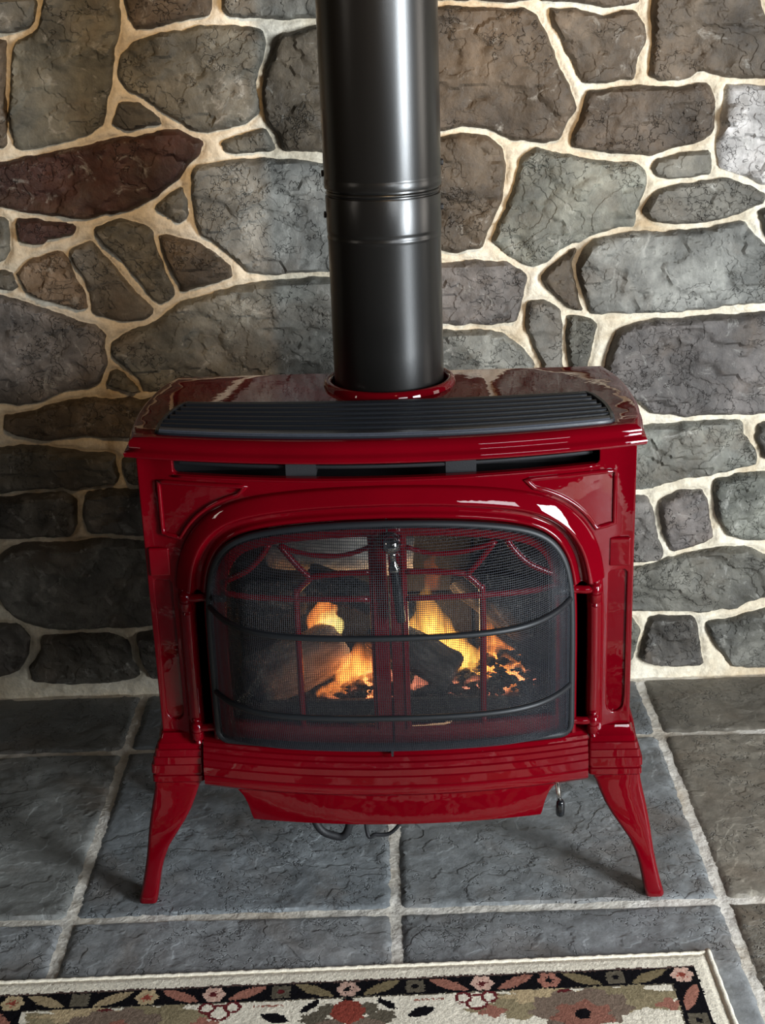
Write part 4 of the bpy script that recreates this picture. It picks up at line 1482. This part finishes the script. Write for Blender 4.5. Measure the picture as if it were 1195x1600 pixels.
for sgn in (-1, 1):
    cx = MID + sgn * 0.302
    for (a, b, ru, rv, c, w_, n_, ph) in ((0.075, 0.030, 0.060, 0.022, GRN, 0.30, 5, 0.5), (-0.075, 0.030, 0.060, 0.022, GRN, 0.30, 5, 2.5), (0.05, 0.012, 0.05, 0.013, TAN, 0.25, 6, 1), (-0.05, 0.014, 0.05, 0.013, GRN * 0.85, 0.25, 6, 2),
                                         (0.0, 0.040, 0.064, 0.036, MAU, 0.08, 9, 0), (0.0, 0.055, 0.038, 0.026, PNK * 0.8, 0.15, 7, 1), (0.0, 0.052, 0.010, 0.010, INK, 0.0, 4, 0), (0.115, 0.040, 0.016, 0.010, PNK, 0.3, 4, 1), (-0.115, 0.040, 0.016, 0.010, PNK, 0.3, 4, 1),
                                         (0.018, 0.005, 0.010, 0.003, WINE, 0.1, 3, 0)):
        blob(cx + a, B1 + b, ru, rv, c, w_, n_, ph)
    # red outlined trefoil
    tx = MID + sgn * 0.168
    for a, b, r in ((0.0, 0.020, 0.0135), (0.017, 0.011, 0.0095), (-0.017, 0.011, 0.0095)):
        d = np.hypot(u - tx - a, (v - B1 - b))
        paint(f & (d < r), CREAM); paint(f & (np.abs(d - r) < 0.0021), WINE * 1.3)
    # black curls beside the middle flower
    for (a, b, ang, L, w_) in ((0.052, 0.017, 0.75, 0.015, 0.0055), (0.095, 0.035, -0.35, 0.020, 0.009), (0.043, 0.010, 1.3, 0.008, 0.004)):
        leaf(MID + sgn * a, B1 + b, ang * sgn, INK, L, w_)
    blob(MID + sgn * 0.026, B1 + 0.024, 0.014, 0.012, DOLV, 0.1)
    blob(MID + sgn * 0.044, B1 + 0.040, 0.018, 0.012, DOLV, 0.15)
    paint(f & (np.abs(u - (MID + sgn * 0.105)) < 0.02) & (np.abs(v - B1 - 0.011) < 0.0012), PNK)
blob(MID, B1 + 0.006, 0.008, 0.005, INK)
blob(MID, B1 + 0.030, 0.022, 0.024, RST, 0.06, 8)
blob(MID, B1 + 0.105, 0.09, 0.06, MAU, 0.1, 9)
blob(MID, B1 + 0.105, 0.05, 0.035, RST, 0.1, 7)
for k in range(6):
    blob(0.16 + k * 0.13, B1 + 0.20 + 0.05 * (k % 2), 0.05, 0.035, (GRN, MAU, PNK)[k % 3], 0.2, 6, k)
C_ *= rg.uniform(0.80, 1.12, U.shape + (1,))
C_ = np.clip(C_, 0, 1)
ku, kv = len(us), len(vs_)
Uv, Vg = np.meshgrid(us, vs_)
h = 0.0075 + rg.normal(0, 0.00022, Uv.shape) + 0.0004 * np.sin(Uv * 60) * np.sin(Vg * 41)
# the binding round the edge lies lower; the pile is thick inside it
e = np.minimum(np.minimum(Uv, RW - Uv), np.minimum(Vg, RH - Vg))
h *= np.clip(0.55 + e / 0.012 * 0.45, 0, 1)
me = grid_mesh('pile', -us, -vs_, lambda a, b: np.stack([a, b, h.ravel()], 1))
ca = me.color_attributes.new('weave', 'FLOAT_COLOR', 'CORNER')
buf = np.ones((len(me.polygons), 4, 4), np.float32); buf[:, :, :3] = C_.reshape(-1, 1, 3)
ca.data.foreach_set('color', buf.ravel())
m, nt, p = mat('woven_wool')
a_ = N(nt, 'ShaderNodeVertexColor', layer_name='weave')
nt.links.new(a_.outputs[0], p.inputs['Base Color'])
p.inputs['Roughness'].default_value = 0.95; p.inputs['Specular IOR Level'].default_value = 0.1
tc = N(nt, 'ShaderNodeTexCoord')
nt.links.new(bump(nt, noise_tex(nt, 500, 3, 0.6, tc.outputs['Object']).outputs[0], 0.5, 0.002), p.inputs['Normal'])
pile = link('pile', me, m, RUG, smooth=180, fix=False)
if pile.data.polygons[0].normal.z < 0: pile.data.flip_normals()
BIND = simple('cream_binding', tuple(CREAM * 0.95) + (1,), 0.95, spec=0.1, grain=0.8, gscale=350)
mb = MB()
rows = []
n_ = 0
bp = [(x, 0.0, 0.0042) for x in np.linspace(0.0, -RW, 160)]
mb.tube([(x, y + 0.0008 * math.sin(i * 1.9), z + 0.0004 * math.sin(i * 2.7)) for i, (x, y, z) in enumerate(bp)], 0.0034, 8)
for xx in (0.001, -RW - 0.001):
    mb.tube([(xx + 0.0004 * math.sin(i * 1.3), y, 0.0046) for i, y in enumerate(np.linspace(0.004, -RH, 110))], 0.0048, 8)
mb.tube([(x, -RH, 0.0042) for x in np.linspace(0.0, -RW, 60)], 0.0042, 8)
mb.build('binding', BIND, RUG, smooth=180)
